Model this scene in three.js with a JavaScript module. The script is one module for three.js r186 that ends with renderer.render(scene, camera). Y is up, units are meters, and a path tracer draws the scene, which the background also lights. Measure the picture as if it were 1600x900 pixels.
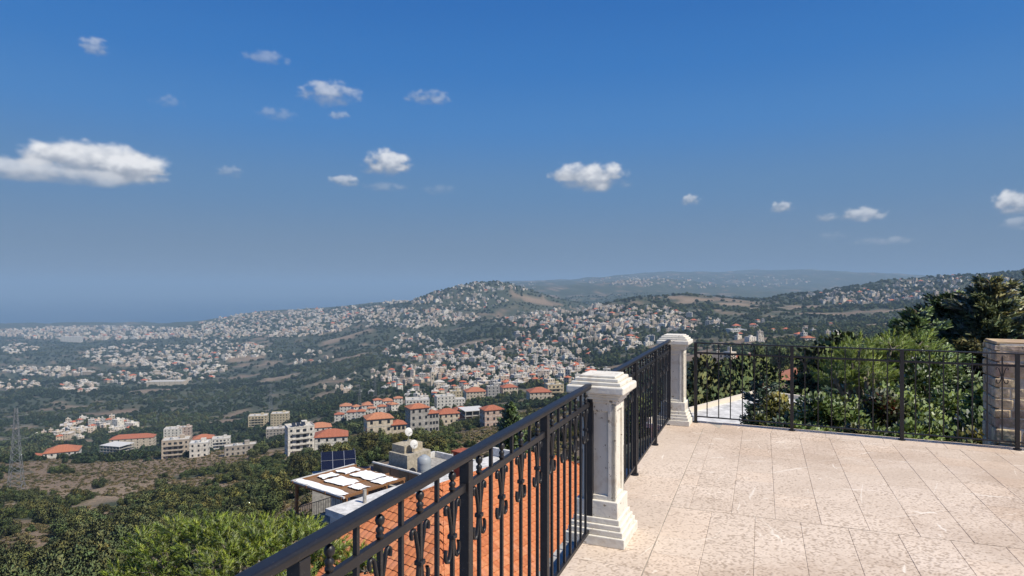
import * as THREE from 'three';
import { mergeGeometries } from 'three/addons/utils/BufferGeometryUtils.js';
import { RoundedBoxGeometry } from 'three/addons/geometries/RoundedBoxGeometry.js';

// ------------------------------------------------------------------ camera, sun, exposure
const scene = new THREE.Scene();
const F = 1000, EYE = 1.615, HOR = 450;                    // focal length in photo pixels, eye height, horizon row
const camera = new THREE.PerspectiveCamera(2 * Math.atan(450 / F) * 180 / Math.PI, 1600 / 900, 0.05, 120000);
camera.position.set(0, EYE, 0);
camera.lookAt(0, EYE, -10);
const renderer = new THREE.WebGLRenderer();
renderer.toneMapping = THREE.LinearToneMapping;
renderer.toneMappingExposure = 1.16;
renderer.shadowMap.enabled = true;
const sunDir = new THREE.Vector3(0.536, 0.777, 0.329).normalize();
const sun = new THREE.DirectionalLight(new THREE.Color().setRGB(1, 0.92, 0.79), 4.9);
sun.position.copy(sunDir).multiplyScalar(200);
sun.castShadow = true;
Object.assign(sun.shadow.camera, { left: -80, right: 80, top: 80, bottom: -80, near: 1, far: 500 });
scene.add(sun); scene.add(sun.target);

// ------------------------------------------------------------------ random numbers and noise
function rngOf(seed) { let a = seed >>> 0; return () => { a = (a + 0x6D2B79F5) >>> 0; let t = a; t = Math.imul(t ^ (t >>> 15), t | 1); t ^= t + Math.imul(t ^ (t >>> 7), t | 61); return ((t ^ (t >>> 14)) >>> 0) / 4294967296; }; }
function h2(x, y) { let n = Math.imul(x | 0, 374761393) + Math.imul(y | 0, 668265263); n = Math.imul(n ^ (n >>> 13), 1274126177); return ((n ^ (n >>> 16)) >>> 0) / 4294967296; }
function vn(x, y) { const i = Math.floor(x), j = Math.floor(y), f = x - i, g = y - j, a = f * f * (3 - 2 * f), b = g * g * (3 - 2 * g); const p = h2(i, j), q = h2(i + 1, j), r = h2(i, j + 1), s = h2(i + 1, j + 1); return p + (q - p) * a + (r - p) * b + (p - q - r + s) * a * b; }
function fbm(x, y, n = 4) { let s = 0, a = 0.5; for (let k = 0; k < n; k++) { s += a * (vn(x, y) - 0.5) * 2; x = x * 2.03 + 17.1; y = y * 2.03 + 9.7; a *= 0.5; } return s; }
const clamp = (x, a = 0, b = 1) => Math.min(b, Math.max(a, x));
const smooth = (a, b, x) => { const t = clamp((x - a) / (b - a)); return t * t * (3 - 2 * t); };
const lerp = (a, b, t) => a + (b - a) * t;

// ------------------------------------------------------------------ sky: air and small fair-weather clouds
const srgb = (r, g, b) => { const c = new THREE.Color().setRGB(r / 255, g / 255, b / 255, THREE.SRGBColorSpace); return [c.r, c.g, c.b]; };
{
  const W = 4096, Hh = 2048, data = new Float32Array(W * Hh * 4);
  const stops = [[-90, srgb(100, 118, 142)], [-2, srgb(118, 135, 155)], [0, srgb(122, 138, 157)], [3, srgb(113, 136, 162)], [8.5, srgb(93, 133, 176)], [14, srgb(70, 127, 189)], [19, srgb(52, 116, 186)], [24, srgb(42, 106, 179)], [45, srgb(30, 88, 165)], [90, srgb(24, 74, 150)]];
  for (let j = 0; j < Hh; j++) {
    const el = ((j + 0.5) / Hh - 0.5) * 180;
    let k = 0; while (k < stops.length - 2 && el > stops[k + 1][0]) k++;
    const t = smooth(0, 1, clamp((el - stops[k][0]) / (stops[k + 1][0] - stops[k][0]))) * 0.4 + 0.6 * clamp((el - stops[k][0]) / (stops[k + 1][0] - stops[k][0]));
    const c = [0, 1, 2].map((q) => lerp(stops[k][1][q], stops[k + 1][1][q], t) / 1.12);
    for (let i = 0; i < W; i++) { const o = (j * W + i) * 4; data[o] = c[0]; data[o + 1] = c[1]; data[o + 2] = c[2]; data[o + 3] = 1; }
  }
  // clouds: [u, v, width, height, strength, wispiness] measured in the photograph, the rest of the sky strewn with the same kind
  const seen = [[150, 258, 230, 84, 1, 0.12], [205, 268, 130, 50, 0.95, 0.15], [30, 268, 200, 50, 0.7, 0.35], [110, 278, 300, 36, 0.6, 0.4], [148, 75, 52, 34, 0.42, 0.5], [415, 92, 72, 26, 0.28, 0.8], [517, 150, 98, 50, 0.55, 0.5], [530, 181, 34, 16, 0.35, 0.5],
    [668, 154, 72, 30, 0.42, 0.7], [605, 258, 92, 54, 0.85, 0.35], [540, 284, 54, 22, 0.6, 0.4], [600, 292, 80, 18, 0.25, 0.7], [360, 270, 44, 24, 0.28, 0.7], [925, 279, 134, 60, 0.95, 0.3], [880, 275, 50, 22, 0.5, 0.5], [1078, 314, 34, 22, 0.6, 0.4], [1222, 325, 38, 24, 0.62, 0.4],
    [1345, 337, 84, 32, 0.7, 0.45], [1290, 341, 44, 18, 0.5, 0.5], [1585, 320, 76, 60, 0.9, 0.3], [1600, 350, 90, 26, 0.4, 0.6], [1385, 377, 110, 18, 0.3, 0.7], [1300, 370, 60, 16, 0.15, 0.8], [262, 160, 54, 26, 0.14, 0.8], [432, 180, 64, 24, 0.2, 0.8], [690, 298, 60, 20, 0.12, 0.8]];
  const D = 180 / Math.PI, list = seen.map(([u, v, w, h, s, k]) => { const az = Math.atan2(u - 800, F), el = Math.atan2((HOR - v) * Math.cos(az), F), sc = Math.cos(az); return [az * D, el * D, w / F * D * sc * sc / Math.cos(el), h / F * D * sc, s, k]; });
  const R = rngOf(77);
  for (let n = 0; n < 85; n++) { const az = 42 + R() * 276, el = 4 + Math.pow(R(), 1.4) * 40, w = 1.6 + R() * R() * 11; list.push([az, el, w, w * (0.35 + R() * 0.2), 0.2 + R() * 0.75, 0.25 + R() * 0.5]); }
  for (let n = 0; n < 9; n++) { const w = 2 + R() * 7; list.push([-36 + R() * 72, 29 + R() * 20, w, w * 0.45, 0.2 + R() * 0.4, 0.5]); }
  list.forEach(([az, el, w, h, s, k], n) => {
    const j0 = Math.floor(((el - h * 1.2) / 180 + 0.5) * Hh), j1 = Math.ceil(((el + h * 1.2) / 180 + 0.5) * Hh), ce = Math.cos(el / D), ww = w / ce;
    const i0 = Math.floor(((az - ww * 1.1) / 360 + 0.25) * W), i1 = Math.ceil(((az + ww * 1.1) / 360 + 0.25) * W);
    for (let j = j0; j <= j1; j++) for (let i = i0; i <= i1; i++) {
      const x = ((i + 0.5) / W - 0.25) * 360, y = ((j + 0.5) / Hh - 0.5) * 180;
      const sx = (x - az) / (ww * 0.5), sy = (y - el) / (h * 0.5), q = 4.4 / Math.max(w, 2.2);
      const wob = fbm(x * q * 1.5 + n * 31.7, y * q * 2.4 + n * 11.3, 5), puff = Math.abs(fbm(x * q * 2.3 + n * 7.7, y * q * 3 + 40 + n, 3));
      const yy = sy < -0.35 ? (sy + 0.35) * 1.7 - 0.35 : sy;
      let d = 1 - sx * sx - yy * yy * 1.05 + wob * (0.5 + k * 0.6) - puff * 0.16;
      const a = smooth(0, (sy + wob * 0.4 > -0.1 ? 0.42 : 0.85) + k * 0.8, d) * clamp(s * (0.9 + 0.2 * wob) + 0.04) ;
      if (a <= 0.003) continue;
      const lit = smooth(-0.55, 0.75, sy + wob * 0.7 + sx * 0.15 - puff * 0.4), o = (((j + Hh) % Hh) * W + ((i % W) + W) % W) * 4;
      const lo = [0.28, 0.31, 0.37], hi = [0.80, 0.80, 0.81];
      for (let c = 0; c < 3; c++) data[o + c] = lerp(data[o + c], lerp(lo[c], hi[c], lit * (0.45 + 0.55 * s)), a);
    }
  });
  const tex = new THREE.DataTexture(data, W, Hh, THREE.RGBAFormat, THREE.FloatType);
  tex.mapping = THREE.EquirectangularReflectionMapping; tex.magFilter = THREE.LinearFilter; tex.minFilter = THREE.LinearFilter; tex.needsUpdate = true;
  scene.background = tex; scene.environment = tex;
}

// ------------------------------------------------------------------ helpers
const taken = {};
function numbered(n) { const k = taken[n] = (taken[n] ?? -1) + 1; return k ? n + '_' + String(k).padStart(3, '0') : n; }
function tag(o, label, category, group, kind) { o.userData.label = label; if (category) o.userData.category = category; if (group) o.userData.group = group; if (kind) o.userData.kind = kind; return o; }
function thing(name, label, category, pos = [0, 0, 0], turn = 0, group) { const o = new THREE.Group(); o.name = numbered(name); o.position.set(...pos); o.rotation.y = turn; scene.add(o); return tag(o, label, category, group); }
function part(name, geo, mat, parent, pos, rot) { const m = new THREE.Mesh(geo, mat); m.name = name; if (pos) m.position.set(...pos); if (rot) m.rotation.set(...rot); parent.add(m); return m; }
function copyOf(o, label, group) { const c = o.clone(); c.name = numbered(o.name.replace(/_\d{3}$/, '')); c.userData = { ...o.userData }; if (label) c.userData.label = label; if (group) c.userData.group = group; scene.add(c); return c; }
const at = (u, v, z) => [(u - 800) / F * z, EYE - (v - HOR) / F * z, -z];
const box = (w, h, d, x = 0, y = 0, z = 0) => new THREE.BoxGeometry(w, h, d).translate(x, y, z);
const rbox = (w, h, d, r, x = 0, y = 0, z = 0) => new RoundedBoxGeometry(w, h, d, 1, r).translate(x, y, z);
const plain = (g) => { const q = g.index ? g.toNonIndexed() : g; for (const k of Object.keys(q.attributes)) if (!['position', 'normal', 'uv'].includes(k)) q.deleteAttribute(k); if (!q.attributes.uv) q.setAttribute('uv', new THREE.BufferAttribute(new Float32Array(q.attributes.position.count * 2), 2)); return q; };
const merge = (list) => mergeGeometries(list.map(plain));
function uvBox(g, s = 1, ox = 0, oy = 0) {                 // texture coordinates in metres, by the way each face points
  const q = g.index ? g.toNonIndexed() : g, p = q.attributes.position, n = p.count, uv = new Float32Array(n * 2), A = new THREE.Vector3(), B = new THREE.Vector3(), C = new THREE.Vector3();
  for (let i = 0; i < n; i += 3) {
    A.fromBufferAttribute(p, i); B.fromBufferAttribute(p, i + 1); C.fromBufferAttribute(p, i + 2);
    const m = B.clone().sub(A).cross(C.clone().sub(A)), ax = Math.abs(m.x), ay = Math.abs(m.y), az = Math.abs(m.z);
    [A, B, C].forEach((P, k) => { const [a, b] = ay >= ax && ay >= az ? [P.x, P.z] : ax >= az ? [P.z, P.y] : [P.x, P.y]; uv[(i + k) * 2] = a * s + ox; uv[(i + k) * 2 + 1] = b * s + oy; });
  }
  q.setAttribute('uv', new THREE.BufferAttribute(uv, 2)); return q;
}
function texture(w, h, fn, colour = true, repeat = true) {
  const d = new Uint8Array(w * h * 4);
  for (let j = 0; j < h; j++) for (let i = 0; i < w; i++) { const c = fn(i / w, j / h, i, j), o = (j * w + i) * 4; d[o] = clamp(c[0]) * 255; d[o + 1] = clamp(c[1]) * 255; d[o + 2] = clamp(c[2]) * 255; d[o + 3] = 255; }
  const t = new THREE.DataTexture(d, w, h); t.magFilter = THREE.LinearFilter; t.minFilter = THREE.LinearFilter; if (repeat) t.wrapS = t.wrapT = THREE.RepeatWrapping; if (colour) t.colorSpace = THREE.SRGBColorSpace; t.needsUpdate = true; return t;
}
const per = (n) => (x, y, s) => {                           // noise that repeats after n cells
  const i = Math.floor(x), j = Math.floor(y), f = x - i, g = y - j, a = f * f * (3 - 2 * f), b = g * g * (3 - 2 * g), w = (k) => ((k % n) + n) % n;
  const p = h2(w(i) + s * 101, w(j)), q = h2(w(i + 1) + s * 101, w(j)), r = h2(w(i) + s * 101, w(j + 1)), t = h2(w(i + 1) + s * 101, w(j + 1));
  return p + (q - p) * a + (r - p) * b + (p - q - r + t) * a * b;
};
function tileNoise(u, v, base, n, s) { let t = 0, a = 0.5, m = base; for (let k = 0; k < n; k++) { t += a * (per(m)(u * m, v * m, s + k) - 0.5) * 2; m *= 2; a *= 0.55; } return t; }
const std = (c, rough = 0.8, more = {}) => new THREE.MeshStandardMaterial({ color: new THREE.Color().setRGB(...c), roughness: rough, ...more });
const grain = texture(512, 512, (u, v) => { const k = 0.86 + 0.2 * tileNoise(u, v, 8, 6, 3) + 0.08 * tileNoise(u, v, 64, 3, 9); return [k, k, k]; });
const bumps = texture(512, 512, (u, v) => { const k = 0.5 + 0.35 * tileNoise(u, v, 12, 6, 5); return [k, k, k]; }, false);
const rep = (t, s) => { const c = t.clone(); c.repeat.set(s, s); c.needsUpdate = true; return c; };

// ------------------------------------------------------------------ the lie of the land: bearings t = x / depth, heights by depth
const pv = (v) => (z) => EYE - (v - HOR) / F * z;
const raw = {
  '-1.6': [[3, -8], [30, -18], [130, -58], [300, -98], [470, -130], [900, -215], [1600, -272], [2600, -305], [4000, -318], [5900, -334], [7000, -350], [12000, -350]],
  '-0.8': [[3, -8], [10, -9.5], [30, -17], [60, -30], [130, -57], [200, 'v822'], [300, 'v770'], [400, 'v735'], [470, 'v716'], [600, -165], [900, 'v686'], [1200, 'v656'], [1600, 'v620'], [2000, 'v597'], [2600, 'v568'], [3200, 'v547'], [4000, 'v529'], [4800, 'v518'], [5900, 'v507'], [6300, -342], [7000, -350], [12000, -350]],
  '-0.6': [[3, -8], [10, -9.5], [30, -16], [60, -28], [130, -54], [200, 'v810'], [300, 'v760'], [400, 'v728'], [480, 'v713'], [600, -163], [900, 'v679'], [1200, 'v650'], [1600, 'v614'], [2000, 'v590'], [2600, 'v564'], [3200, 'v544'], [4000, 'v525'], [4800, 'v514'], [5900, 'v505'], [6300, -342], [7000, -350], [12000, -350]],
  '-0.4': [[3, -8], [10, -9.5], [30, -16], [60, -26], [130, -50], [200, 'v772'], [300, 'v736'], [400, 'v706'], [470, 'v694'], [600, -152], [900, 'v662'], [1200, 'v640'], [1600, 'v604'], [2100, 'v570'], [2500, 'v549'], [3000, 'v528'], [3600, 'v508'], [4200, 'v496'], [4600, 'v488'], [5400, -300], [6000, -350], [12000, -350]],
  '-0.2': [[3, -8], [10, -9.5], [30, -15.5], [60, -21], [100, -33], [200, 'v706'], [300, 'v692'], [400, 'v680'], [550, 'v657'], [750, 'v634'], [1000, 'v608'], [1400, 'v578'], [1800, 'v554'], [2200, 'v529'], [2600, 'v505'], [3000, 'v489'], [3300, 'v480'], [3800, 'v478'], [5000, 'v472'], [6200, -300], [7000, -350], [12000, -350]],
  '-0.1': [[3, -8], [10, -9.5], [30, -15], [60, -20], [100, -31], [200, 'v700'], [300, 'v682'], [400, 'v666'], [550, 'v648'], [750, 'v622'], [1000, 'v596'], [1400, 'v566'], [1800, 'v540'], [2200, 'v514'], [2450, 'v497'], [2700, 'v476'], [3000, 'v453'], [3500, -30], [4500, -100], [5500, 'v466'], [7000, 'v462'], [9000, 'v460'], [12000, 'v462']],
  '-0.02': [[3, -8], [10, -9], [30, -14], [60, -19], [100, -29], [200, 'v690'], [300, 'v670'], [450, 'v650'], [600, 'v630'], [800, 'v606'], [1000, 'v584'], [1300, 'v557'], [1700, 'v529'], [2100, 'v507'], [2400, 'v492'], [2700, 'v467'], [3000, 'v439'], [3300, 5], [4000, -70], [5500, 'v448'], [8000, 'v444'], [12000, 'v446']],
  '0.08': [[3, -7], [10, -8], [30, -13], [60, -18], [100, -27], [200, 'v680'], [300, 'v655'], [450, 'v634'], [600, 'v616'], [800, 'v594'], [1000, 'v573'], [1300, 'v544'], [1600, 'v516'], [1950, 'v493'], [2300, -125], [2700, 'v481'], [3000, 'v470'], [3500, -110], [4500, 'v461'], [5500, 'v445'], [7500, 'v436'], [12000, 'v440']],
  '0.2': [[3, -6], [10, -7], [30, -11], [60, -14], [100, -22], [200, 'v650'], [300, 'v636'], [600, 'v598'], [900, 'v560'], [1200, 'v526'], [1500, 'v500'], [1800, 'v478'], [2000, 'v467'], [2400, -80], [3000, -115], [4000, 'v462'], [5000, 'v444'], [5600, 'v432'], [6500, 50], [8000, 'v428'], [10000, 'v424'], [12000, 'v430']],
  '0.4': [[3, -5], [10, -5], [20, -6.5], [40, -9], [100, 'v602'], [200, 'v590'], [300, 'v576'], [500, 'v558'], [700, 'v545'], [1000, 'v524'], [1300, 'v504'], [1600, 'v485'], [1900, 'v470'], [2100, 'v463'], [2600, -90], [4000, 'v466'], [5000, 'v450'], [6500, 'v440'], [9000, 'v423'], [12000, 'v428']],
  '0.6': [[3, -4], [10, -4], [20, -5], [60, -9], [150, 'v580'], [300, 'v566'], [600, 'v540'], [900, 'v520'], [1200, 'v500'], [1500, 'v482'], [1800, 'v462'], [2100, 'v446'], [2300, 'v439'], [3000, -30], [6000, 'v446'], [9000, 'v432'], [12000, 'v434']],
  '0.8': [[3, -3.5], [10, -3.5], [20, -4], [60, -7], [150, -15], [300, -31], [600, 'v520'], [1000, 'v490'], [1400, 'v465'], [1800, 'v439'], [2100, 'v424'], [3000, 40], [9000, 140], [12000, 140]],
  '1.6': [[3, -3.5], [10, -3.5], [20, -4], [60, -6], [150, -10], [300, -15], [600, -10], [1400, 30], [2100, 110], [3000, 120], [9000, 140], [12000, 140]],
};
const NZ = 320, LZ0 = Math.log(3), LZ1 = Math.log(12000);
const stations = Object.keys(raw).map(Number).sort((a, b) => a - b).map((t) => {
  const p = raw[String(t)].map(([z, y]) => [Math.log(z), typeof y === 'string' ? pv(+y.slice(1))(z) : y]), n = p.length, d = [], m = [], tab = new Float32Array(NZ + 1);
  for (let i = 0; i < n - 1; i++) d.push((p[i + 1][1] - p[i][1]) / (p[i + 1][0] - p[i][0]));
  for (let i = 0; i < n; i++) m.push(i === 0 ? d[0] : i === n - 1 ? d[n - 2] : d[i - 1] * d[i] <= 0 ? 0 : 2 / (1 / d[i - 1] + 1 / d[i]));
  for (let k = 0, i = 0; k <= NZ; k++) { const x = lerp(LZ0, LZ1, k / NZ); while (i < n - 2 && x > p[i + 1][0]) i++; const h = p[i + 1][0] - p[i][0], s = clamp((x - p[i][0]) / h), s2 = s * s, s3 = s2 * s; tab[k] = (2 * s3 - 3 * s2 + 1) * p[i][1] + (s3 - 2 * s2 + s) * h * m[i] + (3 * s2 - 2 * s3) * p[i + 1][1] + (s3 - s2) * h * m[i + 1]; }
  return { t, tab };
});
function height(x, z) {                                     // z is depth, metres in front of the terrace
  z = Math.max(z, 3); const t = clamp(x / z, -1.6, 1.6); let i = 0; while (i < stations.length - 2 && t > stations[i + 1].t) i++;
  const q = clamp((Math.log(z) - LZ0) / (LZ1 - LZ0)) * NZ, k = Math.min(NZ - 1, Math.floor(q)), f = q - k;
  const val = (j) => { const T = stations[clamp(j, 0, stations.length - 1)].tab; return T[k] + (T[k + 1] - T[k]) * f; };
  const a = stations[i], b = stations[i + 1], h = b.t - a.t, s = clamp((t - a.t) / h), y0 = val(i), y1 = val(i + 1);
  const m0 = i > 0 ? (y1 - val(i - 1)) / (b.t - stations[i - 1].t) : (y1 - y0) / h, m1 = i < stations.length - 2 ? (val(i + 2) - y0) / (stations[i + 2].t - a.t) : (y1 - y0) / h, s2 = s * s, s3 = s2 * s;
  let y = (2 * s3 - 3 * s2 + 1) * y0 + (s3 - 2 * s2 + s) * h * m0 + (3 * s2 - 2 * s3) * y1 + (s3 - s2) * h * m1;
  const amp = smooth(60, 500, z);
  if (amp > 0) { const r = 1 - Math.abs(fbm(x / 420 + 3, z / 420, 3)) * 2; y += amp * Math.min(z * 0.008, 20) * (fbm(x / 260, z / 260, 4) + (r - 0.6) * 0.7); }
  y += smooth(25, 90, z) * fbm(x / 30, z / 30, 3) * 1.6;
  if (z > 3800) y += smooth(3800, 5600, z) * (fbm(x / 1500 + 2, z / 1500, 4) * 75 + fbm(x / 420, z / 420 + 5, 3) * 22) * smooth(-0.15, 0.05, x / z);
  return Math.max(y, -352);
}
function hit(u, v, z0 = 70) {                               // where the sight line of a photo point meets the land
  const t = (u - 800) / F, s = -(v - HOR) / F; let z = z0, p = z0;
  while (z < 11900) { if (EYE + s * z < height(t * z, z)) { let a = p, b = z; for (let k = 0; k < 14; k++) { const m = (a + b) / 2; if (EYE + s * m < height(t * m, m)) b = m; else a = m; } return b; } p = z; z *= 1.012; }
  return null;
}

// ------------------------------------------------------------------ ground, sea
const bareSpots = [[240, 785, 30, 40], [40, 842, 55, 18], [120, 730, 120, 14], [300, 722, 110, 10], [60, 752, 60, 12], [150, 800, 60, 10], [200, 770, 60, 8], [330, 745, 40, 10], [560, 612, 20, 6], [640, 592, 40, 10], [680, 585, 30, 8], [430, 590, 40, 14], [170, 645, 40, 8], [90, 640, 40, 12], [1250, 480, 60, 10], [1330, 490, 70, 12], [1100, 468, 60, 6], [840, 470, 35, 8], [1290, 510, 60, 10], [1400, 505, 30, 12], [740, 535, 30, 10], [540, 525, 40, 12], [470, 515, 30, 10], [640, 470, 30, 8], [380, 560, 30, 10], [330, 600, 40, 10], [240, 610, 40, 12], [1120, 545, 50, 8], [1180, 530, 60, 8], [560, 555, 50, 6], [690, 695, 60, 6], [480, 715, 60, 8], [90, 690, 60, 8]].map(([u, v, a, b]) => { const z = hit(u, v); return z ? [(u - 800) / F * z, z, a / F * z, Math.max(b / F * z * 2.2, 6)] : null; }).filter(Boolean);
function bare(x, z) {                                       // 0 scrub .. 1 dry earth
  let b = fbm(x / 46 + 5, z / 46, 4) * 0.9 + fbm(x / 300, z / 300 + 8, 3) * 0.55 - 0.06 - 0.08 * smooth(550, 1500, z);
  if (z > 110 && z < 520 && x < 0) { const w = (x * 0.35 + z * 0.94) / 34 + fbm(x / 60, z / 60, 3) * 0.8, f = w - Math.floor(w); b += smooth(140, 240, z) * (f < 0.3 ? 0.42 : -0.02); }
  for (const [cx, cz, rx, rz] of bareSpots) { const q = ((x - cx) / rx) ** 2 + ((z - cz) / rz) ** 2; if (q < 2.5) b += (z < 520 ? 0.27 : 0.7) * smooth(2.2, 0.4, q + fbm(x / rx * 3, z / rz * 3, 3) * 0.6); }
  return b;
}
const soilTex = texture(1024, 1024, (u, v) => { const a = tileNoise(u, v, 16, 6, 21), b = tileNoise(u, v, 128, 3, 33), k = 0.80 + 0.22 * a + 0.16 * b; return [k, k * (0.985 + 0.03 * b), k * (0.97 - 0.03 * a)]; });
{
  const NC = 460, NR = 460, pos = new Float32Array((NC + 1) * (NR + 1) * 3), col = new Float32Array(pos.length), uv = new Float32Array((NC + 1) * (NR + 1) * 2), idx = [];
  const soil = [[0.34, 0.25, 0.165], [0.42, 0.325, 0.225], [0.26, 0.185, 0.125]], green = [[0.070, 0.090, 0.040], [0.100, 0.112, 0.050], [0.048, 0.068, 0.034]];
  for (let j = 0; j <= NR; j++) for (let i = 0; i <= NC; i++) {
    const z = Math.exp(lerp(LZ0, LZ1, j / NR)), t = lerp(-1.6, 1.6, i / NC), x = t * z, n = j * (NC + 1) + i;
    pos.set([x, height(x, z), -z], n * 3); uv.set([x / 14, z / 14], n * 2);
    const near = 1 - smooth(420, 620, z), m = smooth(0.05 - 0.3 * near, 0.42 - 0.3 * near, bare(x, z) + (z < 440 ? 0.35 * smooth(0.04, -0.14, fbm(x / 15 + 70, z / 15, 3)) : 0)), g = vn(x / 21, z / 21 + 40), h = vn(x / 90 + 7, z / 90);
    for (let c = 0; c < 3; c++) col[n * 3 + c] = lerp(lerp(green[0][c], g > 0.5 ? green[1][c] : green[2][c], Math.abs(g - 0.5) * 2), lerp(soil[0][c], h > 0.5 ? soil[1][c] : soil[2][c], Math.abs(h - 0.5) * 2), m);
    if (i < NC && j < NR) idx.push(n, n + 1, n + NC + 1, n + 1, n + NC + 2, n + NC + 1);
  }
  const g = new THREE.BufferGeometry(); g.setAttribute('position', new THREE.BufferAttribute(pos, 3)); g.setAttribute('color', new THREE.BufferAttribute(col, 3)); g.setAttribute('uv', new THREE.BufferAttribute(uv, 2)); g.setIndex(idx); g.computeVertexNormals();
  const m = part('terrain', g, new THREE.MeshStandardMaterial({ vertexColors: true, map: soilTex, roughness: 0.95, bumpMap: soilTex, bumpScale: 0.25 }), scene); m.userData = { kind: 'structure', label: 'dry hillside falling to valleys, wooded hills and the coastal plain' };
  const s = new THREE.PlaneGeometry(90000, 44000, 1, 1).rotateX(-Math.PI / 2).translate(0, -336, -24000);
  const sea = part('sea', s, std([0.03, 0.085, 0.16], 0.3), scene); sea.userData = { kind: 'structure', label: 'hazy blue sea beyond the coastal plain' };
}

// ------------------------------------------------------------------ terrace: frame of reference
const N0 = [0.59, 4.19], dA = [0.3641, 0.9314], dO = [-0.9314, 0.3641];   // near pillar; along the edge; outwards
const line = (s, o) => [N0[0] + s * dA[0] + o * dO[0], N0[1] + s * dA[1] + o * dO[1]];   // [x, depth]
const R0 = [2.207, 7.69], dR = [0.9076, -0.4198], nR = [0.4198, 0.9076];                 // far railing: start, along, outwards
const lineR = (s, o) => [R0[0] + s * dR[0] + o * nR[0], R0[1] + s * dR[1] + o * nR[1]];
const turnA = Math.atan2(dA[1], dA[0]), turnR = Math.atan2(dR[1], dR[0]);
const pitted = (u, v) => { const a = tileNoise(u, v, 8, 5, 41), b = tileNoise(u, v, 320, 2, 52) * 1.1, c = tileNoise(u, v, 640, 1, 61) * 1.3; return { a, b, c, pit: smooth(0.12, 0.5, b * 0.25 + c * 0.85 + a * 0.3) }; };
const scratches = (() => { const R = rngOf(5), L = []; for (let n = 0; n < 420; n++) { const x = R(), y = R(), a = (R() - 0.5) * 0.9 + (R() < 0.25 ? 1.3 : 0), l = 0.004 + R() * R() * 0.085; L.push([x, y, Math.cos(a) * l, Math.sin(a) * l, 0.0004 + R() * R() * 0.0022, 0.4 + R() * 0.6]); } return L; })();
const floorTex = (() => {
  const S = 2048, mask = new Float32Array(S * S);
  for (const [x, y, dx, dy, w, s] of scratches) { const n = Math.ceil(Math.hypot(dx, dy) * S * 1.5); for (let k = 0; k <= n; k++) { const f = k / n, wob = fbm(x * 90 + f * 3, y * 70, 3) * 0.004, px = (x + dx * f + wob) * S, py = (y + dy * f + wob) * S, r = Math.max(0.7, w * S * Math.sin(Math.PI * f) * (0.6 + vn(f * 9, x * 50))); for (let b = -Math.ceil(r); b <= r + 1; b++) for (let a = -Math.ceil(r); a <= r + 1; a++) { const q = Math.hypot(a, b) / r; if (q < 1) { const o = (((Math.floor(py + b) % S) + S) % S) * S + (((Math.floor(px + a) % S) + S) % S); mask[o] = Math.max(mask[o], s * (1 - q * 0.5)); } } } }
  return texture(S, S, (u, v, i, j) => { const { a, b, c: fine, pit } = pitted(u, v), st = clamp(smooth(-0.25, 0.5, tileNoise(u, v, 7, 7, 73)) + fine * 0.45), m = mask[j * S + i]; let c = [0.89 + 0.07 * a + 0.04 * b, 0.83 + 0.07 * a + 0.04 * b, 0.765 + 0.07 * a + 0.04 * b]; const d = [0.55, 0.485, 0.42]; c = c.map((x, k) => lerp(lerp(x, [0.74, 0.655, 0.575][k], st * 0.5), d[k], pit * 0.42)); return c.map((x, k) => lerp(x, [0.99, 0.965, 0.92][k], m)); });
})();
const floorBump = texture(1024, 1024, (u, v) => { const { a, b, pit } = pitted(u, v), k = 0.65 + 0.12 * a + 0.12 * b - 0.4 * pit; return [k, k, k]; }, false);
const floorUV = (x, z) => [(x + 3) / 7.3, (z - 1) / 7.3];
function polySlab(pts, y0, y1, bev) {                       // a convex slab with a small arris; pts [x, depth] anticlockwise seen from above
  const cx = pts.reduce((s, p) => s + p[0], 0) / pts.length, cz = pts.reduce((s, p) => s + p[1], 0) / pts.length, pos = [], uv = [];
  const inn = pts.map(([x, z]) => { const d = Math.hypot(x - cx, z - cz); return [lerp(x, cx, Math.min(0.5, bev / d)), lerp(z, cz, Math.min(0.5, bev / d))]; });
  const v = (p, y) => { pos.push(p[0], y, -p[1]); uv.push(...floorUV(p[0], p[1])); };
  const n = pts.length;
  for (let i = 0; i < n; i++) { const a = pts[i], b = pts[(i + 1) % n], c = inn[i], d = inn[(i + 1) % n]; v([cx, cz], y1); v(c, y1); v(d, y1); v(c, y1); v(a, y1 - bev * 0.6); v(b, y1 - bev * 0.6); v(c, y1); v(b, y1 - bev * 0.6); v(d, y1); v(a, y1 - bev * 0.6); v(a, y0); v(b, y0); v(a, y1 - bev * 0.6); v(b, y0); v(b, y1 - bev * 0.6); }
  const g = new THREE.BufferGeometry(); g.setAttribute('position', new THREE.Float32BufferAttribute(pos, 3)); g.setAttribute('uv', new THREE.Float32BufferAttribute(uv, 2)); g.computeVertexNormals(); return g;
}
const area2 = (p) => p.reduce((s, a, i) => { const b = p[(i + 1) % p.length]; return s + a[0] * b[1] - b[0] * a[1]; }, 0);
const ccw = (p) => area2(p) < 0 ? p.slice().reverse() : p;
function clip(poly, p, n) {                                 // keep the side where (q - p) . n <= 0
  const out = [], d = (q) => (q[0] - p[0]) * n[0] + (q[1] - p[1]) * n[1];
  for (let i = 0; i < poly.length; i++) { const a = poly[i], b = poly[(i + 1) % poly.length], da = d(a), db = d(b); if (da <= 0) out.push(a); if ((da < 0 && db > 0) || (da > 0 && db < 0)) { const f = da / (da - db); out.push([lerp(a[0], b[0], f), lerp(a[1], b[1], f)]); } }
  return out;
}
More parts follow.
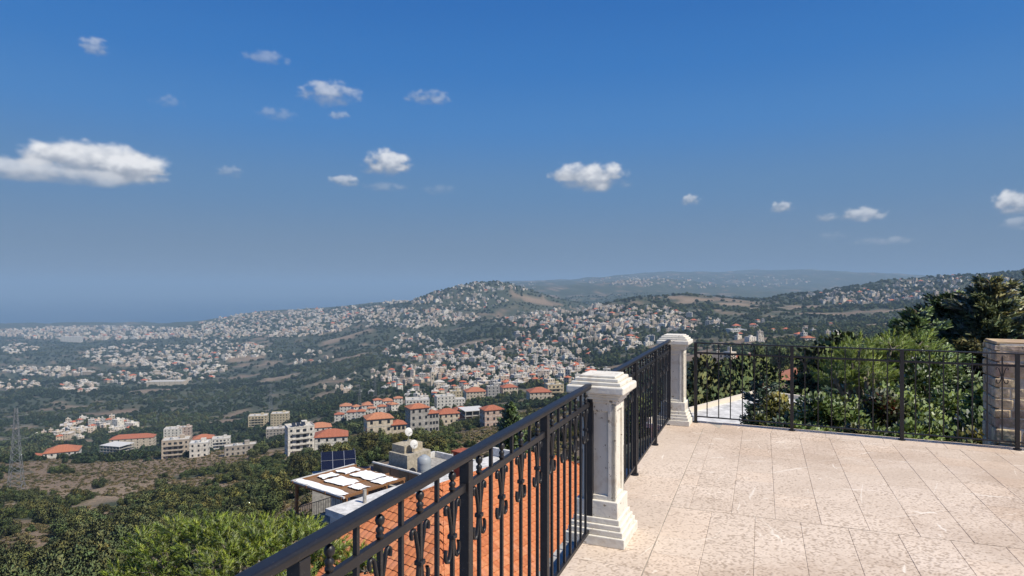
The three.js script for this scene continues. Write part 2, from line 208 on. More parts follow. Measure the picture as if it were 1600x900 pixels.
const tileMats = [[1, 1, 1], [0.95, 0.945, 0.94], [1.0, 0.98, 0.96], [0.97, 0.97, 0.975], [0.92, 0.91, 0.90]].map((k) => std(k.map((x, i) => x * [0.85, 0.825, 0.795][i]), 0.85, { map: floorTex, bumpMap: floorBump, bumpScale: 0.004 }));
{
  const floor = new THREE.Group(); floor.name = 'terrace_floor'; floor.userData = { kind: 'structure', label: 'weathered pale stone paving of the roof terrace' }; scene.add(floor);
  const outer = [line(-9, 0.10), line(3.9, 0.10), lineR(0.1, 0.13), lineR(9, 0.13), [9.5, -3], [-2.6, -3]];
  part('mortar_bed', uvBox(polySlab(ccw(outer), -0.16, -0.0035, 0.002), 0.5), std([0.50, 0.44, 0.36], 0.95, { map: grain }), floor);
  const tiles = [], Rn = rngOf(12), g = 0.0011, put = (poly, gap = g, coping) => {
    poly = ccw(poly); if (poly.length < 3 || Math.abs(area2(poly)) < 0.004) return;
    const cx = poly.reduce((s, p) => s + p[0], 0) / poly.length, cz = poly.reduce((s, p) => s + p[1], 0) / poly.length;
    const q = poly.map(([x, z]) => { const d = Math.hypot(x - cx, z - cz); return [lerp(x, cx, gap * 1.4 / d), lerp(z, cz, gap * 1.4 / d)]; });
    tiles.push({ q, cx, cz, area: Math.abs(area2(poly)) / 2, coping, dy: (Rn() - 0.5) * 0.0016, m: tileMats[Math.floor(Rn() * tileMats.length)] });
  };
  // coping along the two railed edges
  for (let s = -6; s < 3.6; s += 0.62) put([line(s, 0.10), line(s + 0.62, 0.10), line(s + 0.62, -0.34), line(s, -0.34)], g, 1);
  put([line(3.58, 0.10), line(3.9, 0.10), lineR(0.1, 0.13), lineR(0.3, -0.22), line(3.55, -0.34)], g, 1);
  for (let s = 0.3; s < 7; s += 0.55) put([lineR(s, 0.13), lineR(s + 0.55, 0.13), lineR(s + 0.55, -0.22), lineR(s, -0.22)], g, 1);
  // the field of square tiles, laid from the long joint in two halves
  const w = 0.292, joint = 0.72, pE = line(0, -0.345), pR = lineR(0, -0.225);
  for (let half = 0; half < 2; half++) for (let i = 0; i < 32; i++) for (let j = 0; j < (half ? 20 : 18); j++) {
    const s0 = half ? joint + 0.004 + j * w : joint - 0.004 - (j + 1) * w, o0 = -0.345 - (i + (half ? 0.45 : 0)) * w + (half ? w * 0.45 : 0) * 0, sh = half ? 0 : 0;
    let q = [line(s0, o0 + sh), line(s0 + w, o0 + sh), line(s0 + w, o0 - w + sh), line(s0, o0 - w + sh)];
    if (half && i === 0) put(clip(clip([line(s0, -0.345), line(s0 + w, -0.345), line(s0 + w, o0), line(s0, o0)], pE, dO), pR, nR));
    q = clip(clip(q, pE, dO), pR, nR); if (q.length < 3) continue;
    const cz = q.reduce((s, p) => s + p[1], 0) / q.length, cx = q.reduce((s, p) => s + p[0], 0) / q.length;
    if (cz < 1.6 || cx > 8.5) { if (cz < -2 || cx > 9) continue; }
    put(q);
  }
  const score = (t) => t.cz < 2.2 ? -1 : Math.abs(t.cx / t.cz) > 0.86 || t.cx / t.cz < 0 ? -1 : t.area / t.cz ** 3;
  tiles.sort((a, b) => score(b) - score(a));
  const rest = [];
  tiles.forEach((t, k) => { const geo = polySlab(t.q, -0.03, t.dy, 0.0025); if (k < 300) part(t.coping ? 'coping_slab' : 'floor_tile', geo, t.m, floor); else rest.push(geo); });
  if (rest.length) part('floor_tiles', mergeGeometries(rest), tileMats[0], floor).userData = { kind: 'stuff' };
  // the house under the terrace, with its ledge
  const base = thing('terrace_house', 'cream rendered house wall under the terrace with a projecting ledge', 'house');
  const render = std([0.62, 0.58, 0.50], 0.9, { map: rep(grain, 0.5) });
  const prism = (pts, y0, y1) => uvBox(polySlab(ccw(pts), y0, y1, 0.01), 0.5);
  part('wall', prism([line(-9, 0.03), line(3.75, 0.03), lineR(0.1, 0.06), lineR(9, 0.06), [9.2, -2.8], [-2.4, -2.8]], -10.5, -0.165), render, base);
  part('ledge', prism([line(-9, 0.56), line(3.3, 0.56), line(3.3, 0.04), line(-9, 0.04)], -0.62, -0.48), std([0.52, 0.51, 0.48], 0.9, { map: grain }), base);
}

// ------------------------------------------------------------------ pillars
const paintTex = texture(1024, 1024, (u, v) => { const a = tileNoise(u, v, 6, 5, 80), b = tileNoise(u, v, 40, 4, 91), chip = smooth(0.52, 0.62, b * 0.9 + a * 0.35), dirt = smooth(0.1, 0.6, tileNoise(u, v, 14, 4, 97)); const c = [0.93 + 0.03 * a, 0.915 + 0.03 * a, 0.875 + 0.03 * a].map((x, k) => x * (1 - dirt * (0.06 + 0.02 * k))); return c.map((x, k) => lerp(x, [0.52, 0.48, 0.42][k], chip * 0.8)); });
const paintBump = texture(512, 512, (u, v) => { const a = tileNoise(u, v, 6, 5, 80), b = tileNoise(u, v, 40, 4, 91), k = 0.6 + 0.2 * a + 0.15 * b - 0.3 * smooth(0.52, 0.62, b * 0.9 + a * 0.35); return [k, k, k]; }, false);
const paint = std([0.84, 0.83, 0.81], 0.8, { map: paintTex, bumpMap: paintBump, bumpScale: 0.006 });
function pillar(p, label, seed) {
  const o = thing('terrace_pillar', label, 'pillar', [p[0], 0, -p[1]], turnA - Math.PI / 2 - 0.035, 'white terrace pillars'), sq = (w, h, y, r = 0.006) => rbox(w, h, w, r, 0, y + h / 2, 0);
  const U = (gs) => uvBox(merge(gs), 1.1, seed * 0.37, seed * 0.21);
  part('base', U([sq(0.385, 0.062, 0.0), sq(0.355, 0.035, 0.062), sq(0.33, 0.03, 0.097), sq(0.30, 0.035, 0.127), sq(0.275, 0.105, 0.162)]), paint, o);
  const fr = [sq(0.206, 0.62, 0.266, 0.004)], d = 0.118, y0 = 0.266, hh = 0.62;
  for (let k = 0; k < 4; k++) { const add = (g) => fr.push(g.rotateY(k * Math.PI / 2)); for (const s of [-1, 1]) add(rbox(0.05, hh, 0.03, 0.005, s * (d - 0.025) , y0 + hh / 2, d - 0.015)); add(rbox(0.14, 0.055, 0.03, 0.005, 0, y0 + hh - 0.0275, d - 0.0155)); add(rbox(0.14, 0.03, 0.03, 0.005, 0, y0 + 0.015, d - 0.0155)); }
  part('shaft', U(fr), paint, o);
  part('capital', U([sq(0.265, 0.022, 0.886), sq(0.295, 0.022, 0.908), sq(0.33, 0.016, 0.93), sq(0.375, 0.052, 0.946, 0.012), sq(0.325, 0.022, 0.998), sq(0.285, 0.022, 1.02), sq(0.235, 0.016, 1.042)]), paint, o);
}
pillar(line(0, 0), 'chipped white painted pillar between two black railings, above the orange roof', 1);
pillar(line(3.76, 0), 'white painted pillar at the terrace corner where the railings turn', 4);

// ------------------------------------------------------------------ railings
const ironTex = texture(512, 512, (u, v) => { const a = tileNoise(u, v, 10, 5, 120), w = smooth(0.62, 0.75, tileNoise(u, v, 60, 3, 131) * 1.2 + a * 0.4); const k = 0.24 + 0.03 * a; return [lerp(k, 0.55, w), lerp(k * 1.0, 0.53, w), lerp(k * 1.08, 0.5, w)]; });
const iron = std([0.27, 0.27, 0.29], 0.45, { map: rep(ironTex, 2), metalness: 0.0 });
const arm = (k) => { const p = [[0.052, -0.04], [0.056, -0.022], [0.047, -0.01], [0.034, -0.018], [0.024, -0.05], [0.012, -0.095], [0.009, -0.13], [0.013, -0.165], [0.022, -0.195], [0.036, -0.212], [0.05, -0.202], [0.054, -0.178], [0.048, -0.162]].map(([x, y]) => new THREE.Vector3(x * k, y, 0)); return new THREE.TubeGeometry(new THREE.CatmullRomCurve3(p), 26, 0.0052, 5).scale(1, 1, 1.5); };
const finialGeo = new THREE.LatheGeometry([[0, 0], [0.012, 0], [0.0125, 0.008], [0.008, 0.012], [0.012, 0.018], [0.0125, 0.026], [0.007, 0.031], [0.0065, 0.036], [0.012, 0.041], [0.0145, 0.05], [0.013, 0.059], [0.007, 0.066], [0, 0.068]].map(([x, y]) => new THREE.Vector2(x, y)), 10);
const tipGeo = new THREE.ConeGeometry(0.009, 0.035, 4).rotateY(Math.PI / 4).translate(0, 0.0175, 0);
function railing(label, origin, turn, posts, H, opt) {
  const o = thing('iron_railing', label, 'railing', [origin[0], 0, -origin[1]], turn, 'black iron railings round the terrace'), { pw, bw, rw, slim } = opt, x0 = posts[0], x1 = posts[posts.length - 1], mid = H - 0.128, low = 0.075;
  part('handrail', uvBox(rbox(x1 - x0 + pw + (opt.over || 0), slim ? 0.014 : 0.03, rw, slim ? 0.004 : 0.011, (x0 + x1) / 2, H - (slim ? 0.007 : 0.015), 0), 2), iron, o);
  part('middle_rail', uvBox(rbox(x1 - x0, slim ? 0.022 : 0.03, slim ? 0.012 : 0.018, 0.003, (x0 + x1) / 2, mid, 0), 2), iron, o);
  part('bottom_rail', uvBox(rbox(x1 - x0, slim ? 0.014 : 0.024, 0.02, 0.003, (x0 + x1) / 2, low, 0), 2), iron, o);
  const post = uvBox(rbox(pw, H - (slim ? 0.014 : 0.03), pw, 0.003, 0, (H - (slim ? 0.014 : 0.03)) / 2, 0), 2), foot = new THREE.CylinderGeometry(0.034, 0.036, 0.012, 16).translate(0, 0.007, 0);
  const full = uvBox(box(bw, H - 0.02 - low, bw, 0, (H - 0.02 + low) / 2, 0), 2), topS = mid + 0.015 + (slim ? 0.055 : 0.004), short = uvBox(box(bw, topS - low, bw, 0, (topS + low) / 2, 0), 2), collar = uvBox(rbox(bw * 2.1, 0.016, bw * 2.1, 0.003), 2), A = arm(1), B = A.clone().rotateY(Math.PI);
  const thin = slim ? A.clone().scale(0.9, 0.8, 0.75) : A, thinB = slim ? B.clone().scale(0.9, 0.8, 0.75) : B;
  posts.forEach((x, k) => {
    const q = part('post', post, iron, o, [x, 0, 0]); part('foot_plate', foot, iron, q);
    if (k === posts.length - 1) return;
    const n = 8, step = (posts[k + 1] - x) / n;
    for (let i = 1; i < n; i++) {
      const bx = x + step * i;
      if (i % 2 === 0) { part('baluster', full, iron, o, [bx, 0, 0]); continue; }
      const b = part('baluster', short, iron, o, [bx, 0, 0]); part('finial', slim ? tipGeo : finialGeo, iron, b, [0, topS, 0]);
      if (slim && !(opt.scroll || []).includes(k * 8 + i)) continue;
      part('scroll', thin, iron, b, [0, mid - 0.014, 0]); part('scroll', thinB, iron, b, [0, mid - 0.014, 0]); part('collar', collar, iron, b, [0, mid - 0.014 - 0.13 * (slim ? 0.8 : 1), 0]);
    }
  });
  return o;
}
railing('black iron railing with ball finials running over the orange tiled roof', line(0, 0.05), turnA, [-5.66, -4.735, -3.81, -2.885, -1.96, -1.035, -0.12], 1.005, { pw: 0.04, bw: 0.0135, rw: 0.05 });
railing('black iron railing with ball finials closed in between the two white pillars', line(0, 0.05), turnA, [0.3, 1.42, 2.55, 3.6], 1.005, { pw: 0.04, bw: 0.0135, rw: 0.05 });
railing('slender black iron railing in front of the garden trees and stone wall', lineR(0, 0), turnR, [0, 1.06, 2.13, 3.12, 4.15], 0.965, { pw: 0.036, bw: 0.011, rw: 0.034, slim: true, scroll: [1, 3, 5, 7, 9, 21, 23, 25] });

// ------------------------------------------------------------------ rubble wall beyond the far railing
{
  const o = thing('stone_wall', 'wall of rough beige stone blocks with a flat cap beyond the slender railing', 'wall', [5.19, 0, -6.86], turnR), R = rngOf(31), L = 4.2, top = 1.05, D = 0.5;
  const stoneTex = texture(512, 512, (u, v) => { const a = tileNoise(u, v, 6, 6, 150), b = tileNoise(u, v, 30, 4, 161), k = 0.80 + 0.2 * a + 0.1 * b; return [k, k * (0.93 + 0.05 * a), k * (0.83 + 0.08 * b)]; });
  const mats = [[0.86, 0.80, 0.70], [0.80, 0.72, 0.60], [0.86, 0.82, 0.75], [0.82, 0.76, 0.68], [0.76, 0.70, 0.61]].map((c) => std(c, 0.92, { map: rep(stoneTex, 1.3), bumpMap: rep(bumps, 1.5), bumpScale: 0.02 }));
  part('mortar_core', uvBox(box(L - 0.05, top + 4, D - 0.03, L / 2 + 0.005, (top - 4) / 2 - 0.03, -D / 2 + 0.019)), std([0.78, 0.73, 0.64], 0.95, { map: grain }), o);
  const stone = (w, h, d) => { const g = new RoundedBoxGeometry(w, h, d, 2, Math.min(0.022, h * 0.15)), p = g.attributes.position, s = R() * 50; for (let i = 0; i < p.count; i++) { const x = p.getX(i), y = p.getY(i), z = p.getZ(i); p.setXYZ(i, x + fbm(y * 6 + s, z * 6, 2) * 0.018, y + fbm(x * 6 + s, z * 6 + 9, 2) * 0.018, z + fbm(x * 7 + s, y * 7 + 4, 3) * 0.03); } const q = uvBox(g, 1, R(), R()); q.computeVertexNormals(); return q; };
  for (let sec = 0; sec < 5; sec++) for (let y = -1.3 - R() * 0.08; y < top - 0.06;) { const xa = sec * L / 5, xb = (sec + 1) * L / 5, h = Math.min(0.09 + R() * 0.12, top - 0.045 - y); for (let x = xa - (sec ? 0 : 0.02); x < xb - 0.01;) { let w = 0.12 + R() * 0.26; if (xb - x - w < 0.1) w = xb - x; part('stone', stone(w - 0.008, h - 0.008, 0.16), mats[Math.floor(R() * 5)], o, [x + w / 2, y + h / 2, -0.072 + R() * 0.014]); x += w; }
    if (sec === 0) for (let z = -0.14; z > -D + 0.02;) { const w = Math.min(0.14 + R() * 0.2, D + z); part('stone', stone(0.16, h - 0.008, w - 0.008), mats[Math.floor(R() * 5)], o, [0.07 - R() * 0.014, y + h / 2, z - w / 2]); z -= w; } y += h; }
  part('wall_cap', uvBox(rbox(L, 0.03, D - 0.01, 0.008, L / 2, top - 0.025, -D / 2 + 0.005), 1), std([0.72, 0.60, 0.47], 0.9, { map: rep(stoneTex, 0.8) }), o);
}

// ------------------------------------------------------------------ the neighbour's hipped roof below the railing
const e2 = [0.618, 0.786], e1 = [0.786, -0.618];            // the village below is laid out along these: away, and across towards the terrace
const turnV = Math.atan2(e1[1], e1[0]);                     // local x along e1, local -z along e2
const clayTex = texture(512, 512, (u, v) => { const a = tileNoise(u, v, 8, 5, 170), b = tileNoise(u, v, 50, 3, 181), k = 0.86 + 0.13 * a + 0.08 * b; return [k, k * (0.97 + 0.05 * b), k * (0.95 + 0.07 * a)]; });
const clay = [[0.68, 0.25, 0.095], [0.74, 0.31, 0.135], [0.60, 0.205, 0.075], [0.70, 0.29, 0.14]].map((c) => std(c, 0.75, { map: rep(clayTex, 0.6) }));
const cream = std([0.70, 0.66, 0.58], 0.9, { map: rep(grain, 0.4) }), white = std([0.78, 0.77, 0.74], 0.85, { map: rep(grain, 0.4) }), concrete = std([0.44, 0.42, 0.38], 0.95, { map: rep(grain, 0.6) });
const darkGlass = std([0.03, 0.035, 0.045], 0.15), wood = std([0.33, 0.155, 0.06], 0.7, { map: rep(grain, 2) }), black = std([0.03, 0.03, 0.033], 0.5), steel = std([0.42, 0.43, 0.44], 0.4, { metalness: 0.7 });
{
  const A = [-2.71, 24], ridge = 6.4, Wd = 4.6, sl = 0.53, top = -5.78;
  const o = thing('tiled_house', 'house with a hipped roof of bright orange clay tiles below the terrace', 'house', [A[0], top, -A[1]], turnV);   // local: x across, -z along the ridge
  const P = (x, r) => [x, -sl * Math.max(Math.abs(x), r < 0 ? -r : r > ridge ? r - ridge : 0), -r];      // a point of the roof over plan (x, r)
  const tri = (...p) => { const g = new THREE.BufferGeometry(); g.setAttribute('position', new THREE.Float32BufferAttribute(p.flat(), 3)); g.computeVertexNormals(); return uvBox(g, 1); };
  const lowY = (p) => [p[0], p[1] - 0.035, p[2]], c = [P(0, 0), P(0, ridge), P(Wd, -Wd), P(Wd, ridge + Wd), P(-Wd, ridge + Wd), P(-Wd, -Wd)].map(lowY);
  const roof = part('roof', merge([tri(c[0], c[2], c[3], c[0], c[3], c[1]), tri(c[1], c[3], c[4]), tri(c[1], c[4], c[5], c[1], c[5], c[0]), tri(c[0], c[5], c[2])]), clay[2], o);
  // clay tiles, laid in courses up each slope
  const prof = []; for (let k = 0; k <= 4; k++) prof.push([(k / 4 - 0.5) * 0.262, [0.004, 0.026, 0.034, 0.026, 0.004][k]]);
  const tp = []; const quad = (a, b, cc, d) => tp.push(...a, ...b, ...cc, ...a, ...cc, ...d), TL = 0.37, lift = 0.03;
  for (let k = 0; k < 4; k++) { const [x0, y0] = prof[k], [x1, y1] = prof[k + 1]; quad([x0, y0 + lift, TL], [x1, y1 + lift, TL], [x1, y1, -0.03], [x0, y0, -0.03]); quad([x0, -0.015, TL], [x1, -0.015, TL], [x1, y1 + lift, TL], [x0, y0 + lift, TL]); }
  const tg = new THREE.BufferGeometry(); tg.setAttribute('position', new THREE.Float32BufferAttribute(tp, 3)); tg.computeVertexNormals(); const tileGeo = uvBox(tg, 1);
  const tiles = [], R = rngOf(8), sAng = Math.atan(sl), m4 = new THREE.Matrix4(), Lc = 0.335, dirs = [['main', 0], ['end', 1], ['far', 2], ['back', 3]];
  for (const [nm, q] of dirs) {
    const rows = Math.floor(Wd / Math.cos(sAng) / Lc);
    for (let r = 0; r < rows; r++) { const dist = (r * Lc + 0.02) * Math.cos(sAng), lo = q % 2 === 0 ? -dist - Lc * 0.4 : -dist - Lc * 0.4, hi = q % 2 === 0 ? ridge + dist + Lc * 0.4 : dist + Lc * 0.4;
      for (let s = Math.ceil(lo / 0.25) * 0.25; s < hi; s += 0.25) {
        const x = q === 0 ? dist : q === 2 ? -dist : s, rr = q % 2 === 0 ? s : q === 1 ? -dist : ridge + dist, turn = [Math.PI / 2, 0, -Math.PI / 2, Math.PI][q];
        const inside = q % 2 === 0 ? (s > -dist - 0.1 && s < ridge + dist + 0.1) : Math.abs(s) < dist + 0.1; if (!inside) continue;
        const e = new THREE.Euler(sAng, turn, 0, 'YXZ'), pos = new THREE.Vector3(x, -sl * dist, -rr);
        tiles.push({ m: new THREE.Matrix4().compose(pos, new THREE.Quaternion().setFromEuler(new THREE.Euler(sAng + (R() - 0.5) * 0.02, turn + (R() - 0.5) * 0.02, 0, 'YXZ')), new THREE.Vector3(1, 1, 1)), pos, q });
      } }
  }
  o.updateMatrixWorld(true);
  const rank = (t) => { const w = t.pos.clone().applyMatrix4(o.matrixWorld), z = -w.z, u = 800 + w.x / z * F, v = HOR + (EYE - w.y) / z * F; return t.q > 1 ? 1e6 : (v > 905 || u > 906 || u < 440 ? 1e4 : 0) + z; };
  tiles.sort((a, b) => rank(a) - rank(b));
  const rest = [];
  tiles.forEach((t, k) => { if (k < 290) { const p = part('roof_tile', tileGeo, clay[Math.floor(R() * 4)], roof); p.applyMatrix4(t.m); } else rest.push(tileGeo.clone().applyMatrix4(t.m)); });
  part('roof_tiles', merge(rest), clay[0], roof).userData = { kind: 'stuff' };
  // ridge and hip caps: overlapping half-round tiles
  const cap = new THREE.CylinderGeometry(0.11, 0.125, 0.42, 8, 1, true, -Math.PI / 2, Math.PI).rotateX(Math.PI / 2); const capUV = uvBox(cap.translate(0, 0, 0), 1);
  const run = (a, b) => { const va = new THREE.Vector3(...a), vb = new THREE.Vector3(...b), L = va.distanceTo(vb), n = Math.floor(L / 0.36), gs = []; for (let k = 0; k <= n; k++) { const M = new THREE.Matrix4().lookAt(va, vb, new THREE.Vector3(0, 1, 0)); M.setPosition(va.clone().lerp(vb, (k + 0.5) / (n + 1)).add(new THREE.Vector3(0, 0.035, 0))); gs.push(capUV.clone().applyMatrix4(M)); } return merge(gs); };
  part('ridge_cap', run(P(0, 0), P(0, ridge)), clay[1], roof); part('hip_cap', run(P(0, 0), P(Wd, -Wd)), clay[1], roof); part('hip_cap', run(P(0, 0), P(-Wd, -Wd)), clay[1], roof); part('hip_cap', run(P(0, ridge), P(Wd, ridge + Wd)), clay[1], roof); part('hip_cap', run(P(0, ridge), P(-Wd, ridge + Wd)), clay[1], roof);
  const ey = -sl * Wd; part('wall', uvBox(box(Wd * 2 - 0.8, 9, ridge + Wd * 2 - 0.8, 0, ey - 4.6, -ridge / 2)), cream, o);
  part('gutter', uvBox(merge([box(0.1, 0.1, ridge + Wd * 2 + 0.1, Wd + 0.06, ey - 0.06, -ridge / 2), box(Wd * 2, 0.1, 0.1, 0, ey - 0.06, Wd + 0.06)])), white, o);
  const brick = std([0.42, 0.11, 0.055], 0.9, { map: rep(grain, 1) }), ch = part('chimney', uvBox(box(0.56, 1.5, 0.56, -0.75, -0.05, -2.1)), brick, o); part('chimney_cap', uvBox(box(0.68, 0.07, 0.68, -0.75, 0.735, -2.1)), brick, ch);
  // second low roof edge and the white flat roof behind it
  const w2 = thing('white_annex', 'low white flat-roofed annex with parapets behind the orange roof', 'house', [A[0], 0, -A[1]], turnV);
  part('wall', uvBox(box(3.0, 8, 12, -6.75, -12.95, -7.1)), white, w2);
  part('parapet', uvBox(merge([box(3.3, 0.3, 12.3, -6.75, -8.85, -7.1), box(3.2, 0.5, 0.2, -6.75, -8.45, -13.1), box(0.2, 0.35, 5.2, -5.25, -8.55, -10.3)])), white, w2);
  part('vent_pipe', new THREE.CylinderGeometry(0.09, 0.09, 0.7, 10).translate(-7.6, -8.4, -2.6), concrete, w2);
}

// ------------------------------------------------------------------ the flat-roofed building with the pergola
{
  const K = 13, p1 = [-1.104 * K, 3.247 * K], RY = -14.0;   // pergola corner over plan; roof level
  const o = thing('flat_roofed_building', 'pale building with a flat roof deck under the wooden pergola', 'building', [p1[0], RY, -p1[1]], turnV);
  part('wall', uvBox(merge([box(7.4, 10, 6.8, 3.4, -5.2, -3.1), box(11, 10, 11.5, 0.5, -5.2, -12.26)])), cream, o); part('roof_deck', uvBox(merge([box(7.6, 0.22, 6.9, 3.4, -0.1, -3.05), box(11.2, 0.22, 11.6, 0.5, -0.1, -12.31)])), concrete, o);
  part('parapet', uvBox(merge([box(0.25, 0.5, 11.2, -4.9, 0.25, -12.3), box(0.25, 0.5, 11.2, 5.9, 0.25, -12.3), box(10.5, 0.5, 0.25, 0.5, 0.25, -17.9), box(4.4, 0.5, 0.25, -2.7, 0.25, -6.6)])), white, o);
  const shed = part('store_room', uvBox(box(2.6, 2.3, 2.2, 4.2, 1.15, -3.4)), std([0.45, 0.47, 0.5], 0.8), o); part('door', uvBox(box(0.9, 1.9, 0.05, 3.4, 0.96, -2.28)), black, shed);
  const rl = [box(5.6, 0.04, 0.04, 2.6, 1.0, 0.25), box(5.6, 0.04, 0.04, 2.6, 0.1, 0.25), box(0.04, 0.04, 5.6, -0.2, 1.0, -2.6), box(0.04, 0.04, 5.6, -0.2, 0.1, -2.6)];
  for (let k = 0; k <= 40; k++) rl.push(box(0.022, 0.95, 0.022, -0.2 + k * 0.14, 0.52, 0.25), box(0.022, 0.95, 0.022, -0.2, 0.52, 0.25 - k * 0.14)); part('deck_railing', uvBox(merge(rl)), black, o);
  // pergola
  const W = 5.25, L = 4.8, H = 2.62, pg = thing('wooden_pergola', 'brown wooden pergola roofed with torn white sheets on the flat roof', 'pergola', [p1[0], RY, -p1[1]], turnV);
  for (const [x, z] of [[0.1, -0.1], [W - 0.1, -0.1], [0.1, -L + 0.1], [W - 0.1, -L + 0.1]]) part('post', uvBox(box(0.17, H, 0.17, x, H / 2, z)), wood, pg);
  for (const z of [-0.08, -L * 0.34, -L * 0.67, -L + 0.08]) part('beam', uvBox(box(W + 0.4, 0.2, 0.1, W / 2, H + 0.1, z)), wood, pg);
  for (const x of [0.06, W * 0.3, W * 0.68, W - 0.06]) part('rafter', uvBox(box(0.1, 0.16, L + 0.4, x, H + 0.22, -L / 2)), wood, pg);
  part('roof_boards', uvBox(box(W, 0.03, L, W / 2, H + 0.215, -L / 2)), std([0.30, 0.17, 0.085], 0.8, { map: rep(grain, 1.5) }), pg);
  part('edge_trim', uvBox(merge([box(W + 0.3, 0.1, 0.12, W / 2, H + 0.27, 0.1), box(0.12, 0.1, L + 0.3, -0.12, H + 0.27, -L / 2)])), white, pg);
  const cloth = std([0.88, 0.88, 0.87], 0.8), R = rngOf(55);
  const sheet = (x0, x1, z0, z1) => { const n = 14, pos = [], idx = [], s = R() * 30; for (let j = 0; j <= n; j++) for (let i = 0; i <= n; i++) { const a = i / n, b = j / n, x = lerp(x0, x1, a) + (j === 0 || j === n ? 0 : 0) + fbm(b * 5 + s, a * 2, 3) * 0.16 * (i === 0 || i === n ? 1 : 0.3), z = lerp(z0, z1, b) + fbm(a * 5 + s, b * 2 + 7, 3) * 0.16 * (j === 0 || j === n ? 1 : 0.3); pos.push(x, H + 0.315 + Math.abs(fbm(x * 1.6 + s, z * 1.6, 3)) * 0.07, -z); if (i < n && j < n) { const k = j * (n + 1) + i; idx.push(k, k + 1, k + n + 1, k + 1, k + n + 2, k + n + 1); } } const g = new THREE.BufferGeometry(); g.setAttribute('position', new THREE.Float32BufferAttribute(pos, 3)); g.setIndex(idx); g.computeVertexNormals(); return g; };
  for (const q of [[0.1, W - 0.2, -0.05, 0.55], [1.6, 3.6, 1.15, 2.5], [3.8, 5.0, 1.3, 2.2], [0.4, 1.35, 1.4, 2.6], [0.4, 1.5, 3.0, 4.3], [1.8, 4.0, 3.05, 4.5], [4.15, 5.2, 3.0, 4.4]]) part('white_sheet', sheet(...q), cloth, pg);
  // what stands on the flat roof
  const loc = (x, y, z) => { const c = Math.cos(turnV), s = Math.sin(turnV); return [p1[0] + x * c + z * s, RY + y, -p1[1] - x * s + z * c]; };
  const panel = (nx, ny, label, pos, turn, tilt) => { const t = thing('solar_panels', label, 'solar panels', pos, turn), cell = std([0.012, 0.015, 0.032], 0.18, { metalness: 0.2 }), f = std([0.62, 0.63, 0.65], 0.4, { metalness: 0.6 }); const w = 1.0, h = 1.15; for (let j = 0; j < ny; j++) for (let i = 0; i < nx; i++) { const m = part('panel', uvBox(box(w - 0.05, 0.03, h - 0.05)), cell, t); const d = j * h; m.position.set((i - (nx - 1) / 2) * w, 0.35 + Math.sin(tilt) * d, -Math.cos(tilt) * d); m.rotation.x = tilt; part('panel_frame', uvBox(box(w - 0.01, 0.02, h - 0.01, 0, -0.02, 0)), f, m); }
    for (const x of [-nx / 2 + 0.1, nx / 2 - 0.1]) { part('support', box(0.06, 0.5, 0.06, x, 0.1, 0.45), steel, t); part('support', box(0.06, 0.55 + Math.sin(tilt) * (ny - 0.5) * h + 0.2, 0.06, x, (Math.sin(tilt) * (ny - 0.5) * h) / 2 + 0.1, -Math.cos(tilt) * (ny - 0.5) * h), steel, t); } return t; };
  const sp = at(530, 741, 56); panel(3, 3, 'three rows of dark solar panels on a steel stand beside the wooden pergola', [sp[0], sp[1] - 0.3, sp[2]], 0.30, 0.5);
  part('plinth', uvBox(box(4.5, 6, 4, 0, -3.1, -1)), concrete, tag(thing('panel_block', 'low concrete block carrying the three rows of solar panels', 'block', [sp[0], sp[1] - 0.3, sp[2]], 0.3), 'low concrete block carrying the three rows of solar panels', 'block'));
  const s2 = loc(-4.2, 0.1, -10.4); panel(3, 1, 'single row of dark solar panels beside the stair head', s2, turnV + 0.9, 0.6);
  const hd = loc(-1.9, 0, -12.0), st = thing('stair_head', 'rough beige concrete stair head screened with brown reed on the flat roof', 'roof room', hd, turnV);
  part('wall', uvBox(box(2.2, 2.2, 2.6, 0, 1.1, 0)), std([0.50, 0.45, 0.36], 0.95, { map: rep(grain, 0.8) }), st); part('upper_block', uvBox(box(1.5, 0.6, 2.0, -0.3, 2.5, 0)), std([0.52, 0.45, 0.33], 0.95, { map: rep(grain, 0.8) }), st);
  for (let k = 0; k < 5; k++) part('reed_screen', uvBox(box(1.0, 1.25, 0.07, -1.6 + k * 1.05, 0.63, 2.05 + (k % 2) * 0.03)), std([0.17 + 0.02 * (k % 3), 0.13, 0.09], 0.95, { map: rep(grain, 3) }), st);
  part('ledge', uvBox(box(5.6, 0.1, 0.2, 0.6, 1.32, 2.05)), white, st);
  const dishG = new THREE.SphereGeometry(0.75, 20, 8, 0, Math.PI * 2, 0, 0.5).translate(0, -0.66, 0).scale(1, 0.55, 1).rotateX(Math.PI / 2);
  [[-0.6, 'white satellite dish on the edge of the stair head', -0.4], [0.9, 'white satellite dish on the stair head, nearer the water tank', 0.4]].forEach(([x, label, z], k) => { const dpos = loc(-1.9 + x, k ? 2.15 : 2.8, -12.0 + z), d = thing('satellite_dish', label, 'dish', dpos, 0.5, 'satellite dishes on the flat roof'); part('mast', new THREE.CylinderGeometry(0.03, 0.03, 0.75, 8).translate(0, 0.36, 0), steel, d); const r = part('reflector', dishG, white, d, [0, 0.8, 0.05], [-0.35, 0.2, 0]); part('feed_arm', box(0.03, 0.03, 0.5, 0, -0.12, 0.25), steel, r); });
